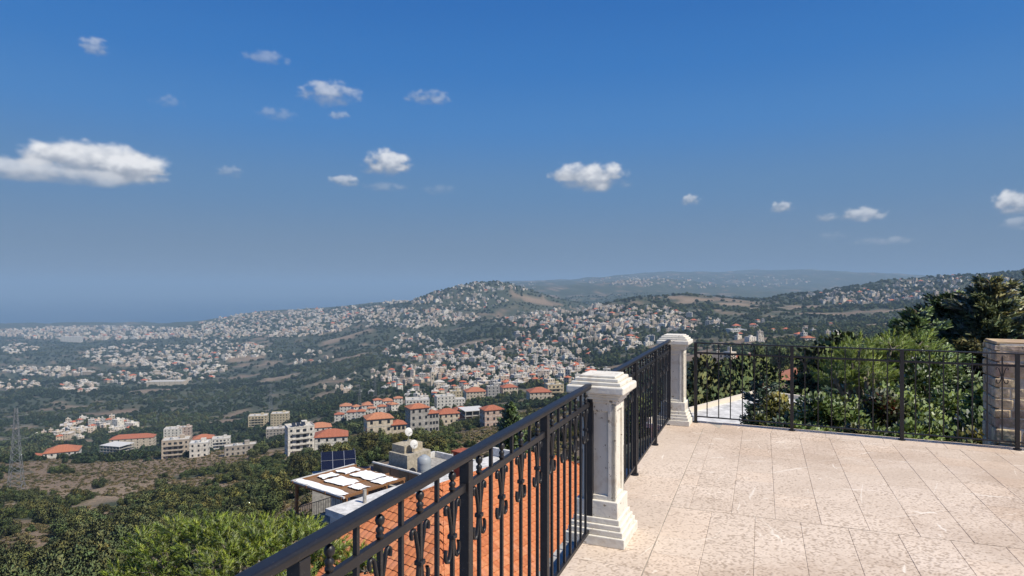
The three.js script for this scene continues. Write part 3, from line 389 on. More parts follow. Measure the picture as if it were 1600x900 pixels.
  const tk = thing('water_tank', 'grey cylindrical water tank beside the stair head', 'water tank', loc(0.5, 0.9, -11.3), 0); part('tank', new THREE.LatheGeometry([[0, 0], [0.52, 0], [0.54, 0.05], [0.54, 0.4], [0.56, 0.43], [0.54, 0.46], [0.54, 0.85], [0.56, 0.88], [0.54, 0.91], [0.54, 1.2], [0.35, 1.36], [0.2, 1.4], [0.2, 1.46], [0, 1.46]].map((p) => new THREE.Vector2(...p)), 24), std([0.30, 0.33, 0.36], 0.5), tk); part('stand', uvBox(box(1.3, 0.9, 1.3, 0, -0.45, 0)), concrete, tk);
  for (let k = 0; k < 3; k++) { const bt = thing('white_barrel', 'white plastic barrel lying by the row of solar panels', 'barrel', loc(-3.9 + k * 0.9, 0.42, -8.6 - k * 0.4), 0.4 + k, 'white barrels on the flat roof'); part('drum', new THREE.CylinderGeometry(0.36, 0.36, 1.1, 16).rotateZ(Math.PI / 2), white, bt); part('lid', new THREE.CylinderGeometry(0.38, 0.38, 0.06, 16).rotateZ(Math.PI / 2).translate(0.56, 0, 0), white, bt); }
}

// ------------------------------------------------------------------ flat white roof and villa seen through the slender railing
{
  const o = thing('white_flat_roof_house', 'house with a bright white flat roof behind the corner pillar', 'house', [8.4, -4.6, -31.2], -Math.PI / 4);
  part('wall', uvBox(box(8, 6, 11, 4.05, -3.1, -2.5)), cream, o); part('roof_slab', uvBox(box(8.4, 0.2, 11.4, 4.05, 0, -2.5)), white, o); part('parapet', uvBox(merge([box(0.2, 0.22, 11.2, 0.0, 0.2, -2.5), box(8.2, 0.22, 0.2, 4.05, 0.2, -8.1)])), std([0.68, 0.60, 0.48], 0.9), o);
  const q = at(1256, 604, 112), v = thing('villa', 'villa with a faded pink tiled roof and shaded veranda beyond the garden trees', 'house', [q[0], q[1] - 1, q[2]], -0.25);
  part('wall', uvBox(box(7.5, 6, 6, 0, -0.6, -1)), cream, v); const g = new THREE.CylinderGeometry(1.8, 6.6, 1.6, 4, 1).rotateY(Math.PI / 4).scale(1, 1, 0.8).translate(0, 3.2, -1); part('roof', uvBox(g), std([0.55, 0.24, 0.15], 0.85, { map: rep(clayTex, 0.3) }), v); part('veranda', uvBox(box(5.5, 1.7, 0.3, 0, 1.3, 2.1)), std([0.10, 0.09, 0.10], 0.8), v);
  for (const x of [-2.4, 0, 2.4]) part('column', uvBox(box(0.3, 2.2, 0.3, x, 1.2, 2.6)), white, v);
}

// ------------------------------------------------------------------ foliage
function leafGeo(leaves) {                                   // leaves: [pos, dir, side, length, width, colour] -> bent blades of two faces
  const n = leaves.length, pos = new Float32Array(n * 18), col = new Float32Array(n * 18); let o = 0;
  const nor = new Float32Array(n * 18);
  for (const [p, d, s, l, w, c, out] of leaves) {
    const a = [p[0] - s[0] * w * 0.5, p[1] - s[1] * w * 0.5, p[2] - s[2] * w * 0.5], b = [p[0] + s[0] * w * 0.5, p[1] + s[1] * w * 0.5, p[2] + s[2] * w * 0.5];
    const e = [p[0] + d[0] * l + s[0] * w * 0.35, p[1] + d[1] * l + s[1] * w * 0.35, p[2] + d[2] * l + s[2] * w * 0.35], f = [p[0] + d[0] * l * 0.9 - s[0] * w * 0.3, p[1] + d[1] * l * 0.9 - s[1] * w * 0.3, p[2] + d[2] * l * 0.9 - s[2] * w * 0.3];
    const fn = cross(d, s), sg = fn[0] * out[0] + fn[1] * out[1] + fn[2] * out[2] < 0 ? -0.35 : 0.35, nn = nrm([out[0] + fn[0] * sg, out[1] + fn[1] * sg, out[2] + fn[2] * sg]);
    for (const q of [a, b, e, a, e, f]) { nor[o] = nn[0]; nor[o + 1] = nn[1]; nor[o + 2] = nn[2]; pos[o] = q[0]; pos[o + 1] = q[1]; pos[o + 2] = q[2]; col[o] = c[0]; col[o + 1] = c[1]; col[o + 2] = c[2]; o += 3; }
  }
  const g = new THREE.BufferGeometry(); g.setAttribute('position', new THREE.BufferAttribute(pos, 3)); g.setAttribute('color', new THREE.BufferAttribute(col, 3)); g.setAttribute('normal', new THREE.BufferAttribute(nor, 3)); return g;
}
const unit = (R) => { const y = R() * 2 - 1, a = R() * Math.PI * 2, r = Math.sqrt(1 - y * y); return [r * Math.cos(a), y, r * Math.sin(a)]; };
const nrm = (v) => { const l = Math.hypot(...v) || 1; return v.map((x) => x / l); };
const cross = (a, b) => [a[1] * b[2] - a[2] * b[1], a[2] * b[0] - a[0] * b[2], a[0] * b[1] - a[1] * b[0]];
const tint = (R, c, k = 0.3) => { const m = 1 + (R() - 0.5) * 2 * k, w = (R() - 0.5) * 0.3; return [c[0] * m * (1 + w), c[1] * m, c[2] * m * (1 - w)]; };
function clumps(R, list, size, colours) {                    // list: [x, y, z, rx, ry, rz, count]: leaves through the outer part of each clump
  const L = [];
  for (const [x, y, z, rx, ry, rz, n] of list) { const base = colours[Math.floor(R() * colours.length)]; for (let k = 0; k < n; k++) { const d = unit(R), r = Math.pow(R(), 0.38), p = [x + d[0] * rx * r, y + d[1] * ry * r, z + d[2] * rz * r], q = nrm([d[0] + (R() - 0.5) * 1.6, d[1] + 0.35 + (R() - 0.5) * 1.6, d[2] + (R() - 0.5) * 1.6]); L.push([p, q, nrm(cross(q, unit(R))), size * (0.7 + R() * 0.7), size * (0.65 + R() * 0.4), tint(R, base, 0.22), nrm([d[0], d[1] + 0.25, d[2]])]); } }
  return leafGeo(L);
}
const leafMat = new THREE.MeshPhysicalMaterial({ vertexColors: true, roughness: 0.9, transmission: 0.3, thickness: 0 }), leafFar = new THREE.MeshStandardMaterial({ vertexColors: true, roughness: 0.95 });
const bark = std([0.16, 0.115, 0.08], 0.95, { map: rep(grain, 2) }), greyBark = std([0.30, 0.25, 0.20], 0.95, { map: rep(grain, 2) });
function limb(a, b, r0, r1, bend = 0, R = Math.random) { const A = new THREE.Vector3(...a), B = new THREE.Vector3(...b), m = A.clone().lerp(B, 0.5).add(new THREE.Vector3((R() - 0.5) * bend, (R() - 0.3) * bend, (R() - 0.5) * bend)), cv = new THREE.CatmullRomCurve3([A, m, B]), n = 6, q = 6, pos = [], idx = [], fr = cv.computeFrenetFrames(n); for (let i = 0; i <= n; i++) { const p = cv.getPointAt(i / n), r = lerp(r0, r1, i / n); for (let k = 0; k <= q; k++) { const t = k / q * Math.PI * 2, N = fr.normals[i], Bn = fr.binormals[i]; pos.push(p.x + (N.x * Math.cos(t) + Bn.x * Math.sin(t)) * r, p.y + (N.y * Math.cos(t) + Bn.y * Math.sin(t)) * r, p.z + (N.z * Math.cos(t) + Bn.z * Math.sin(t)) * r); if (i < n && k < q) { const o = i * (q + 1) + k; idx.push(o, o + 1, o + q + 1, o + 1, o + q + 2, o + q + 1); } } } const g = new THREE.BufferGeometry(); g.setAttribute('position', new THREE.Float32BufferAttribute(pos, 3)); g.setIndex(idx); g.computeVertexNormals(); return uvBox(g, 1); }
function tuft(R, p, dir, n, len, c, out) {                   // a bottle-brush shoot of pine needles
  const up = nrm(dir), sd = nrm(cross(up, unit(R))), fw = cross(up, sd), tone = 0.8 + R() * 0.4;
  for (let k = 0; k < n; k++) { const t = Math.pow(R(), 0.8), a = R() * Math.PI * 2, rad = [0, 1, 2].map((i) => sd[i] * Math.cos(a) + fw[i] * Math.sin(a)), sp = 0.5 + R() * 0.7, q = nrm([0, 1, 2].map((i) => up[i] * (0.45 + t * 0.6) + rad[i] * sp * (1.15 - t * 0.8))), b = p.map((x, i) => x + up[i] * t * len * 1.9); out.push([b, q, nrm(cross(q, unit(R))), len * (0.5 + R() * 0.35), len * 0.045, tint(R, c.map((x) => x * tone), 0.14), nrm([0, 1, 2].map((i) => rad[i] * 0.8 + up[i] * 0.7))]); }
}
const pineGreen = [0.36, 0.46, 0.055], pineDeep = [0.075, 0.13, 0.028];
function pineTree(label, foot, crown, tufts, seed, len, needles, colours) {   // crown: [x, y, z, rx, ry, rz] clumps relative to the foot
  const R = rngOf(seed), o = thing('pine_tree', label, 'pine tree', foot, 0, null), top = crown.reduce((m, c) => Math.max(m, c[1]), 0), L = [], wood = [limb([0, 0, 0], [crown[0][0] * 0.3, top * 0.8, crown[0][2] * 0.3], 0.22, 0.1, 0.5, R)];
  const heads = crown.flatMap(([x, y, z, rx, ry, rz]) => [0, 1, 2].map((k) => { const a = R() * 6.28 + k * 2.1, q = 0.62; return [x + Math.cos(a) * rx * q, y + (R() - 0.35) * ry * 0.9, z + Math.sin(a) * rz * q, rx * 0.5, ry * 0.55, rz * 0.5]; }));
  for (const [x, y, z, rx, ry, rz] of heads) { wood.push(limb([x * 0.1, Math.max(0.3, y - 2.2), z * 0.1], [x, y, z], 0.09, 0.035, 0.4, R)); for (let k = 0; k < tufts; k++) { const d = unit(R); d[1] = d[1] * 0.8 + 0.3; const r = Math.pow(R(), 0.3), p = [x + d[0] * rx * r, y + d[1] * ry * r, z + d[2] * rz * r]; if (k % 4 === 0) wood.push(limb([x, y - ry * 0.3, z], p, 0.022, 0.009, 0.15, R)); tuft(R, p, [d[0] * 0.95, 0.42 + d[1] * 0.5, d[2] * 0.95], needles, len, colours[Math.floor(R() * colours.length)], L); } }
  part('trunk', merge(wood), greyBark, o); part('crown', leafGeo(L), leafMat, o); return o;
}
{ // the pine whose crown rises before the hillside, below the railing
  const c = at(370, 880, 15), foot = [c[0], height(c[0], 15) - 0.3, c[2]], dy = -foot[1], cr = [];
  for (const [u, v, z, r] of [[300, 850, 15, 0.55], [375, 862, 15.5, 0.5], [335, 835, 15.2, 0.36], [410, 838, 14.8, 0.5], [440, 862, 14.5, 0.5], [250, 870, 15.2, 0.6], [330, 880, 14.2, 0.6], [400, 890, 14, 0.6], [480, 835, 15, 0.32], [520, 870, 14.2, 0.45], [205, 895, 15.4, 0.45], [260, 930, 14.6, 0.7], [360, 950, 14, 0.8], [460, 930, 13.6, 0.7], [555, 900, 14, 0.4], [300, 1010, 14.6, 0.9], [420, 1010, 14, 0.9]]) { const p = at(u, v, z); cr.push([p[0] - foot[0], p[1] + dy, p[2] - foot[2], r, r * 0.8, r]); }
  pineTree('bright green pine with tufted needles rising below the black railing', foot, cr, 24, 41, 0.16, 110, [pineGreen, [0.40, 0.48, 0.06], [0.27, 0.38, 0.055]]);
}
function broad(name, label, cat, p, h, r, n, leaf, colours, seed, group, trunk = bark) {
  const R = rngOf(seed), o = thing(name, label, cat, p, 0, group), cl = [], wd = [limb([0, -0.4, 0], [0, h * 0.55, 0], r * 0.09 + 0.03, r * 0.05 + 0.02, 0.1, R)], m = 30;
  for (let k = 0; k < m; k++) { const d = unit(R), q = 0.35 + 0.65 * Math.sqrt(R()), s = r * (0.24 + R() * 0.16), f = Math.pow((1 - d[1]) / 2, 1.1), x = d[0] * r * q, y = h - s * 0.75 - h * 0.66 * f - R() * 0.15, z = d[2] * r * q; cl.push([x, y, z, s, s * 0.8, s, Math.round(n / m)]); if (k % 2) wd.push(limb([0, h * 0.2, 0], [x, y, z], r * 0.03 + 0.01, 0.01, 0.2, R)); }
  part('trunk', merge(wd), trunk, o); part('crown', clumps(R, cl, leaf, colours), leafMat, o); return o;
}
function conifer(label, p, h, r, seed, colours, droop, leaf, tiers, cat = 'conifer', open = 0.75) {
  const R = rngOf(seed), o = thing('conifer_tree', label, cat, p, 0, null), wd = [limb([0, -0.3, 0], [0, h * 0.97, 0], 0.05 + h * 0.018, 0.02, 0.1, R)], L = [];
  for (let k = 0; k < tiers; k++) { const f = (k + R() * 0.6) / tiers, y = h * (0.06 + 0.92 * f), len = r * Math.pow(1 - f, 0.78) * (0.55 + R() * 0.6) + 0.15, a = k * 2.4 + R(), tip = [Math.cos(a) * len, y - len * droop + R() * 0.2, Math.sin(a) * len]; wd.push(limb([0, y, 0], tip, 0.03, 0.008, 0.2, R)); const base = colours[Math.floor(R() * colours.length)];
    for (let q = 0; q < 150 * len * open * 1.6 + 40; q++) { const t = Math.pow(R(), 0.6), w = len * 0.34 * (1 - t * 0.6), cx = tip[0] * t + (R() - 0.5) * w * 2, cz = tip[2] * t + (R() - 0.5) * w * 2, cy = y + (tip[1] - y) * t + (R() - 0.5) * 0.16 * (1 + len * 0.3), d = nrm([Math.cos(a) * 0.8 + (R() - 0.5) * 1.3, 0.35 + (R() - 0.5) * 0.8, Math.sin(a) * 0.8 + (R() - 0.5) * 1.3]); L.push([[cx, cy, cz], d, nrm(cross(d, unit(R))), leaf * (0.7 + R() * 0.7), leaf * 0.34, tint(R, base, 0.3), nrm([Math.cos(a) * 0.7 + (R() - 0.5) * 0.5, 0.6 + (cy - y) * 0.8, Math.sin(a) * 0.7 + (R() - 0.5) * 0.5])]); } }
  part('trunk', merge(wd), bark, o); part('crown', leafGeo(L), leafMat, o); return o;
}
{ // the garden beyond the slender railing
  const on = (u, z) => { const x = (u - 800) / F * z; return [x, height(x, z), -z]; }, topAt = (u, v, z) => at(u, v, z)[1] - on(u, z)[1];
  const dk = [[0.15, 0.235, 0.07], [0.18, 0.265, 0.08], [0.12, 0.19, 0.065]], ol = [[0.25, 0.235, 0.09], [0.20, 0.205, 0.075], [0.16, 0.195, 0.07]];
  conifer('tall olive-brown cypress with cones rising behind the stone wall', on(1548, 19), topAt(1548, 434, 19), 3.3, 61, ol, -0.25, 0.15, 95, 'cypress', 1.5);
  conifer('dark green spreading conifer beside the olive-brown cypress', on(1486, 20), topAt(1486, 458, 20), 4.3, 62, dk, -0.12, 0.16, 90, 'conifer', 1.4);
  conifer('dark green conifer standing close behind the stone wall end', on(1618, 25), topAt(1618, 424, 25), 2.4, 63, dk, -0.15, 0.15, 90, 'conifer', 1.4);
  conifer('low dark conifer between the light green pine and the spreading conifer', on(1432, 18), topAt(1432, 482, 18), 3.2, 66, dk, -0.1, 0.15, 70, 'conifer', 1.3);
  conifer('blue-green cedar with flat tiers beside the white flat roof', on(1192, 15), topAt(1192, 588, 15), 1.35, 64, [[0.10, 0.165, 0.105], [0.125, 0.19, 0.12]], 0.05, 0.09, 80, 'cedar', 1.5);
  conifer('broad dark conifer on the slope behind the orange roof chimney', on(798, 58), topAt(798, 630, 58), 2.6, 65, dk, -0.3, 0.3, 80, 'conifer', 1.0);
  const c = on(1375, 14), cr = [[1335, 565, 14, 0.5], [1375, 552, 14.2, 0.48], [1415, 556, 14.4, 0.5], [1312, 590, 13.8, 0.5], [1360, 582, 13.6, 0.6], [1420, 575, 14, 0.6], [1340, 600, 13.6, 0.6], [1450, 572, 14.6, 0.45], [1400, 605, 13.8, 0.6]].map(([u, v, z, r]) => { const p = at(u, v, z); return [p[0] - c[0], p[1] - c[1], p[2] - c[2], r, r * 0.75, r]; });
  pineTree('light green pine spreading its tufts behind the slender railing', c, cr, 22, 42, 0.135, 90, [[0.28, 0.38, 0.06], [0.24, 0.34, 0.055], [0.32, 0.41, 0.065]]);
  const G = [[0.15, 0.22, 0.04], [0.19, 0.26, 0.05], [0.11, 0.17, 0.035]], Y = [[0.27, 0.24, 0.035], [0.20, 0.20, 0.035], [0.12, 0.145, 0.03]], Rd = [[0.22, 0.06, 0.035], [0.13, 0.12, 0.035], [0.09, 0.11, 0.03]];
  const sh = [['yellow-green leafy shrub beside the blue-green cedar', 1240, 604, 12.6, 0.72, Y, 1], ['glossy green shrub under the light green pine', 1300, 605, 11.2, 1.0, G, 2], ['deep green shrub with arching stems behind the first thin post', 1275, 640, 10.4, 0.6, G, 3], ['shrub with reddish young leaves behind the slender railing', 1393, 612, 10.6, 0.75, Rd, 4], ['large leafy green shrub next to the reddish one', 1452, 596, 11, 1.1, G, 5], ['dense green shrub growing against the stone wall', 1515, 585, 10, 0.9, G, 6], ['small shrub with yellowing leaves at the foot of the stone wall', 1512, 668, 8.7, 0.55, Y, 7], ['low green shrub below the reddish shrub', 1350, 652, 9.6, 0.7, G, 8], ['low bushy green shrub before the stone wall', 1455, 655, 9.2, 0.7, G, 9], ['small orange-tinged shrub among the green shrubs', 1335, 662, 9.4, 0.35, [[0.40, 0.14, 0.05], [0.12, 0.13, 0.03], [0.10, 0.12, 0.03]], 10], ['spreading low shrub under the blue-green cedar', 1210, 676, 10.6, 0.5, [[0.045, 0.075, 0.045], [0.05, 0.08, 0.03]], 11], ['tall green shrub between pine and spreading conifer', 1478, 545, 13.5, 1.2, G, 12]];
  for (const [label, u, v, z, r, cols, k] of sh) { const p = on(u, z), h = topAt(u, v, z); broad('garden_shrub', label, 'shrub', p, h, r * 1.25, 16500, 0.058, cols, 400 + k, 'shrubs behind the slender railing'); }
}
// ------------------------------------------------------------------ scrub and trees of the hillsides
const dryGreens = [[0.105, 0.138, 0.048], [0.13, 0.162, 0.058], [0.088, 0.12, 0.046], [0.145, 0.162, 0.066]];
const protos = [0, 1, 2, 3].map((k) => { const R = rngOf(900 + k), cl = [], wd = [limb([0, -1.5, 0], [0, 1.2, 0], 0.16, 0.1, 0.2, R)], m = 13; for (let i = 0; i < m; i++) { const d = unit(R), q = 0.3 + 0.6 * Math.cbrt(R()), s = 0.62 + R() * 0.5; cl.push([d[0] * 1.75 * q, 1.35 + Math.max(-0.9, d[1]) * (k === 3 ? 1.7 : 1.0) * q, d[2] * 1.75 * q, s, s * 0.75, s, 300]); wd.push(limb([0, 0.3, 0], [d[0] * 1.5 * q, 1.3 + d[1] * 0.9 * q, d[2] * 1.5 * q], 0.06, 0.02, 0.3, R)); } return { crown: clumps(R, cl, 0.16, [dryGreens[k], dryGreens[(k + 1) % 4]]), trunk: merge(wd) }; });
const kinds = ['rounded dark green oak bush on the dry slope below', 'spreading olive-green bush on the dry slope below', 'low deep green bush on the dry slope below', 'upright green tree on the dry slope below'];
const clear = new Map(), cell = (x, z) => Math.floor(x / 40) + ',' + Math.floor(z / 40);
function claim(x, z, r) { for (let a = -1; a <= 1; a++) for (let b = -1; b <= 1; b++) { const k = cell(x + a * 40, z + b * 40); if (!clear.has(k)) clear.set(k, []); clear.get(k).push([x, z, r]); } }
const free = (x, z, m) => !(clear.get(cell(x, z)) || []).some(([a, b, r]) => Math.hypot(a - x, b - z) < r + m);

// ------------------------------------------------------------------ the nearer houses of the valley villages, each with its own windows, balconies and roof
const wallMats = { cream: [0.70, 0.60, 0.46], white: [0.80, 0.76, 0.68], beige: [0.56, 0.47, 0.37], grey: [0.44, 0.42, 0.39], yellow: [0.66, 0.55, 0.35], pink: [0.58, 0.44, 0.36], raw: [0.40, 0.36, 0.31] };
for (const k in wallMats) wallMats[k] = std(wallMats[k], 0.92, { map: rep(grain, 0.12) });
const redTile = [[0.52, 0.20, 0.105], [0.47, 0.165, 0.09], [0.58, 0.26, 0.14]].map((c) => std(c, 0.85, { map: rep(clayTex, 0.25) })), pane = std([0.025, 0.03, 0.038], 0.2), slabMat = std([0.66, 0.63, 0.57], 0.9, { map: rep(grain, 0.2) });
const winGeo = uvBox(box(1.15, 1.4, 0.08)), doorGeo = uvBox(box(1.9, 2.1, 0.08));
function hip(w, d, h, over = 0.5) { const a = w / 2 + over, b = d / 2 + over, r = Math.max(0, a - b), s = Math.max(0, b - a), q = [[-a, 0, b], [a, 0, b], [a, 0, -b], [-a, 0, -b], [-r, h, s], [r, h, s], [r, h, -s], [-r, h, -s]], f = [[0, 1, 5, 4], [1, 2, 6, 5], [2, 3, 7, 6], [3, 0, 4, 7], [4, 5, 6, 7], [3, 2, 1, 0]], pos = []; for (const [i, j, k, l] of f) for (const n of [i, j, k, i, k, l]) pos.push(...q[n]); const g = new THREE.BufferGeometry(); g.setAttribute('position', new THREE.Float32BufferAttribute(pos, 3)); g.computeVertexNormals(); return uvBox(merge([g, box(a * 2, 0.22, b * 2, 0, -0.12, 0)])); }
function house(label, u, v, wpx, hpx, o = {}) {
  const z = hit(u, v); if (!z) return; const x = (u - 800) / F * z, W = Math.max(5, wpx * z / F * 0.86), D = W * (o.deep || 0.75), st = o.st || Math.max(1, Math.round(hpx * z / F / 3.1)), H = st * 3.1, R = rngOf(Math.round(u * 7 + v * 13));
  const yaw = Math.atan2(-x, z) * -1 + (o.turn ?? (R() - 0.5) * 0.9), g = thing(o.name || 'house', label, o.cat || 'house', [x, height(x, z), -z], -yaw * 0 + (o.turn ?? (R() - 0.5) * 0.9), o.group || 'houses of the valley villages'), wm = wallMats[o.wall || 'cream'];
  claim(x, z, Math.max(W, D) * 0.62);
  if (o.frame) {                                             // bare concrete frame: slabs and columns
    for (let k = 0; k <= st; k++) part('floor_slab', uvBox(box(W, 0.35, D, 0, k * 3.1, 0)), k === st ? white : concrete, g);
    const n = Math.max(3, Math.round(W / 4.5)); for (let i = 0; i <= n; i++) for (const s of [-1, 1]) part('column', uvBox(box(0.5, H, 0.5, -W / 2 + 0.4 + i * (W - 0.8) / n, H / 2, s * (D / 2 - 0.4))), concrete, g);
    part('core_wall', uvBox(box(W * 0.9, H, 0.3, 0, H / 2, -D * 0.1)), std([0.2, 0.19, 0.18], 0.95), g); part('basement', uvBox(box(W, 5, D, 0, -2.6, 0)), concrete, g); return g;
  }
  const wall = part('wall', uvBox(box(W, H + 6, D, 0, H / 2 - 3, 0)), wm, g);
  for (let k = 1; k < st; k++) if (o.bands !== false && R() < 0.8) part('floor_band', uvBox(box(W + 0.16, 0.22, D + 0.16, 0, k * 3.1, 0)), slabMat, g);
  const sides = [[W, D / 2, 0], [D, W / 2, Math.PI / 2], [D, W / 2, -Math.PI / 2]];
  sides.forEach(([len, off, a], si) => { const n = Math.max(2, Math.min(7, Math.floor(len / 3.2))), bal = o.balcony && si === 0;
    for (let k = 0; k < st; k++) {
      for (let i = 0; i < n; i++) { const q = -len / 2 + (i + 0.5) * len / n, inb = bal && Math.abs(q) < len * 0.33; const m = part(inb ? 'balcony_door' : 'window', inb ? doorGeo : winGeo, pane, g); m.position.set(Math.cos(a) * q + Math.sin(a) * (off + 0.01), k * 3.1 + (inb ? 1.2 : 1.75), -Math.sin(a) * q + Math.cos(a) * (off + 0.01)); m.rotation.y = a; }
      if (bal && k > 0) { const b = part('balcony', uvBox(box(len * 0.66, 0.2, 1.5, 0, k * 3.1 + 0.02, off + 0.75)), slabMat, g); part('balcony_parapet', uvBox(box(len * 0.66, 0.85, 0.12, 0, k * 3.1 + 0.5, off + 1.45)), wm, b); }
    } });
  if (o.roof === 'red') part('roof', hip(W, D, Math.min(W, D) * 0.24), redTile[Math.floor(R() * 3)], g, [0, H + 0.24, 0]);
  else {
    part('parapet', uvBox(merge([box(W + 0.1, 0.7, 0.2, 0, H + 0.35, D / 2), box(W + 0.1, 0.7, 0.2, 0, H + 0.35, -D / 2), box(0.2, 0.7, D - 0.2, W / 2, H + 0.35, 0), box(0.2, 0.7, D - 0.2, -W / 2, H + 0.35, 0)])), o.roof === 'white' ? white : wm, g);
    part('roof_slab', uvBox(box(W - 0.2, 0.12, D - 0.2, 0, H + 0.07, 0)), o.roof === 'white' ? white : slabMat, g);
    const tw = part('stair_tower', uvBox(box(3, 2.4, 3, W * 0.2, H + 1.2, -D * 0.15)), wm, g); for (let k = 0; k < 2; k++) part('water_tank', new THREE.CylinderGeometry(0.6, 0.6, 1.3, 10).translate(-W * 0.2 + k * 1.6, H + 0.8, D * 0.1), k ? white : std([0.25, 0.28, 0.32], 0.6), g);
    if (o.solar) for (let k = 0; k < 3; k++) part('solar_panel', uvBox(box(2.2, 0.08, 3).rotateX(0.5).translate(-W * 0.25 + k * 2.6, H + 1.5, D * 0.2)), pane, g);
  }
  if (o.wing) { const ww = W * 0.55, hh = Math.max(3.1, H - 3.1), s = o.wing; part('wing_wall', uvBox(box(ww, hh + 6, D * 0.8, s * (W / 2 + ww / 2 - 0.3), hh / 2 - 3, D * 0.12)), wm, g); if (o.roof === 'red') part('wing_roof', hip(ww, D * 0.8, D * 0.18), redTile[1], g, [s * (W / 2 + ww / 2 - 0.3), hh + 0.24, D * 0.12]); else part('wing_slab', uvBox(box(ww + 0.3, 0.3, D * 0.8 + 0.3, s * (W / 2 + ww / 2 - 0.3), hh + 0.15, D * 0.12)), slabMat, g); for (let k = 0; k < Math.round(hh / 3.1); k++) for (const i of [-1, 0, 1]) part('window', winGeo, pane, g, [s * (W / 2 + ww / 2 - 0.3) + i * ww * 0.3, k * 3.1 + 1.75, D * 0.52 + 0.02]); }
  return g;
}
const near = [
  ['long villa with a salmon tiled roof beside the dirt road and pylon', 98, 716, 52, 13, { roof: 'red', wing: -1, wall: 'white', turn: 0.45 }],
  ['unfinished grey concrete frame building with a white roof slab', 183, 712, 44, 20, { frame: 1, turn: -0.25 }],
  ['long cream building with a red roof behind the concrete frame', 208, 700, 70, 17, { roof: 'red', wall: 'cream', turn: 0.3, deep: 0.35 }],
  ['beige four-storey block with dark window bands on the dry spur', 276, 714, 44, 29, { wall: 'beige', turn: 0.35, st: 4, balcony: 1 }],
  ['small white block with square windows beside the beige block', 312, 713, 30, 22, { wall: 'white', turn: 0.3, st: 3, roof: 'white' }],
  ['white house with a sloping orange roof above the small white block', 318, 702, 34, 33, { wall: 'white', roof: 'red', turn: 0.4, st: 4 }],
  ['white apartment house with open balconies beside the orange-roofed one', 346, 703, 30, 34, { wall: 'white', balcony: 1, turn: 0.35, st: 4 }],
  ['low raw concrete building stretched along the bare terrace', 376, 710, 54, 17, { wall: 'raw', turn: 0.45, deep: 0.4 }],
  ['grey-white house crowded behind the beige block', 272, 694, 30, 24, { wall: 'white', turn: 0.3 }],
  ['reddish-brown narrow house behind the beige block', 290, 692, 20, 26, { wall: 'pink', turn: 0.3 }],
  ['yellow apartment house with white trim on the wooded edge', 404, 668, 32, 18, { wall: 'yellow', turn: 0.25, balcony: 1 }],
  ['second yellow apartment house with a roof terrace on the wooded edge', 438, 665, 30, 20, { wall: 'yellow', turn: 0.2 }],
  ['grey stone house below the yellow apartment houses', 432, 682, 34, 14, { wall: 'raw', turn: 0.3 }],
  ['white apartment block with solar panels and many balconies', 468, 708, 46, 38, { wall: 'white', solar: 1, balcony: 1, turn: 0.5, st: 5 }],
  ['white house with a red roof above the apartment block', 500, 686, 38, 22, { wall: 'white', roof: 'red', turn: 0.35 }],
  ['grey-white three-storey house with a broad orange hipped roof', 518, 707, 56, 27, { wall: 'white', roof: 'red', turn: 0.25, st: 3 }],
  ['beige four-storey house with two orange roofs', 591, 697, 46, 30, { wall: 'cream', roof: 'red', wing: 1, turn: 0.4, st: 4 }],
  ['tall grey house with a small orange roof beside a dark conifer', 652, 686, 36, 34, { wall: 'grey', roof: 'red', turn: 0.5, wing: 1, st: 5 }],
  ['cream house with a wide orange roof and a tower room', 698, 668, 40, 26, { wall: 'cream', roof: 'red', turn: 0.35, wing: 1 }],
  ['open-sided white building with a long pale canopy roof', 738, 662, 42, 24, { frame: 1, turn: 0.4, deep: 1 }],
  ['dark-walled house with a flat orange roof beside the canopy building', 768, 666, 36, 24, { wall: 'pink', roof: 'red', turn: 0.4 }],
  ['wide white house with stacked terraces above the grey house', 652, 643, 42, 22, { wall: 'white', balcony: 1, turn: 0.2 }],
  ['white house with flat roofs in the middle of the village', 695, 638, 34, 18, { wall: 'white', turn: 0.3, wing: 1 }],
  ['ochre house with a round window in the village', 712, 624, 22, 15, { wall: 'yellow', turn: 0.2 }],
  ['house with a large orange roof at the village top', 742, 624, 36, 12, { wall: 'cream', roof: 'red', turn: 0.25, wing: 1 }],
  ['pale green apartment block at the village top', 770, 622, 22, 20, { wall: 'grey', turn: 0.2 }],
  ['orange-roofed house beside the pale green block', 795, 618, 28, 13, { wall: 'cream', roof: 'red', turn: 0.3 }],
  ['long orange-roofed house by the white pillar', 842, 628, 40, 15, { wall: 'cream', roof: 'red', turn: 0.2 }],
  ['ochre block with open balconies by the white pillar', 866, 622, 30, 20, { wall: 'yellow', balcony: 1, turn: 0.2 }],
  ['white house with a small red roof under the village road', 720, 650, 24, 14, { wall: 'white', roof: 'red', turn: 0.3 }],
  ['low white house behind the grey house', 672, 652, 26, 12, { wall: 'white', turn: 0.3 }],
  ['red-roofed villa just seen through the slender railing', 1262, 536, 20, 9, { wall: 'white', roof: 'red', turn: 0.2 }],
  ['long low white hall on the far valley floor', 1150, 520, 30, 5, { wall: 'white', turn: 0.1, roof: 'white' }],
  ['long white hospital block on the coastal plateau', 112, 534, 34, 8, { wall: 'white', turn: 0.1, roof: 'white', deep: 0.25 }],
  ['cream walled compound with round towers on the plateau', 262, 602, 62, 7, { wall: 'cream', turn: 0.1, deep: 0.4, bands: false }],
];
for (const [label, u, v, w, h, o] of near) house(label, u, v, w, h, { ...o, group: undefined });
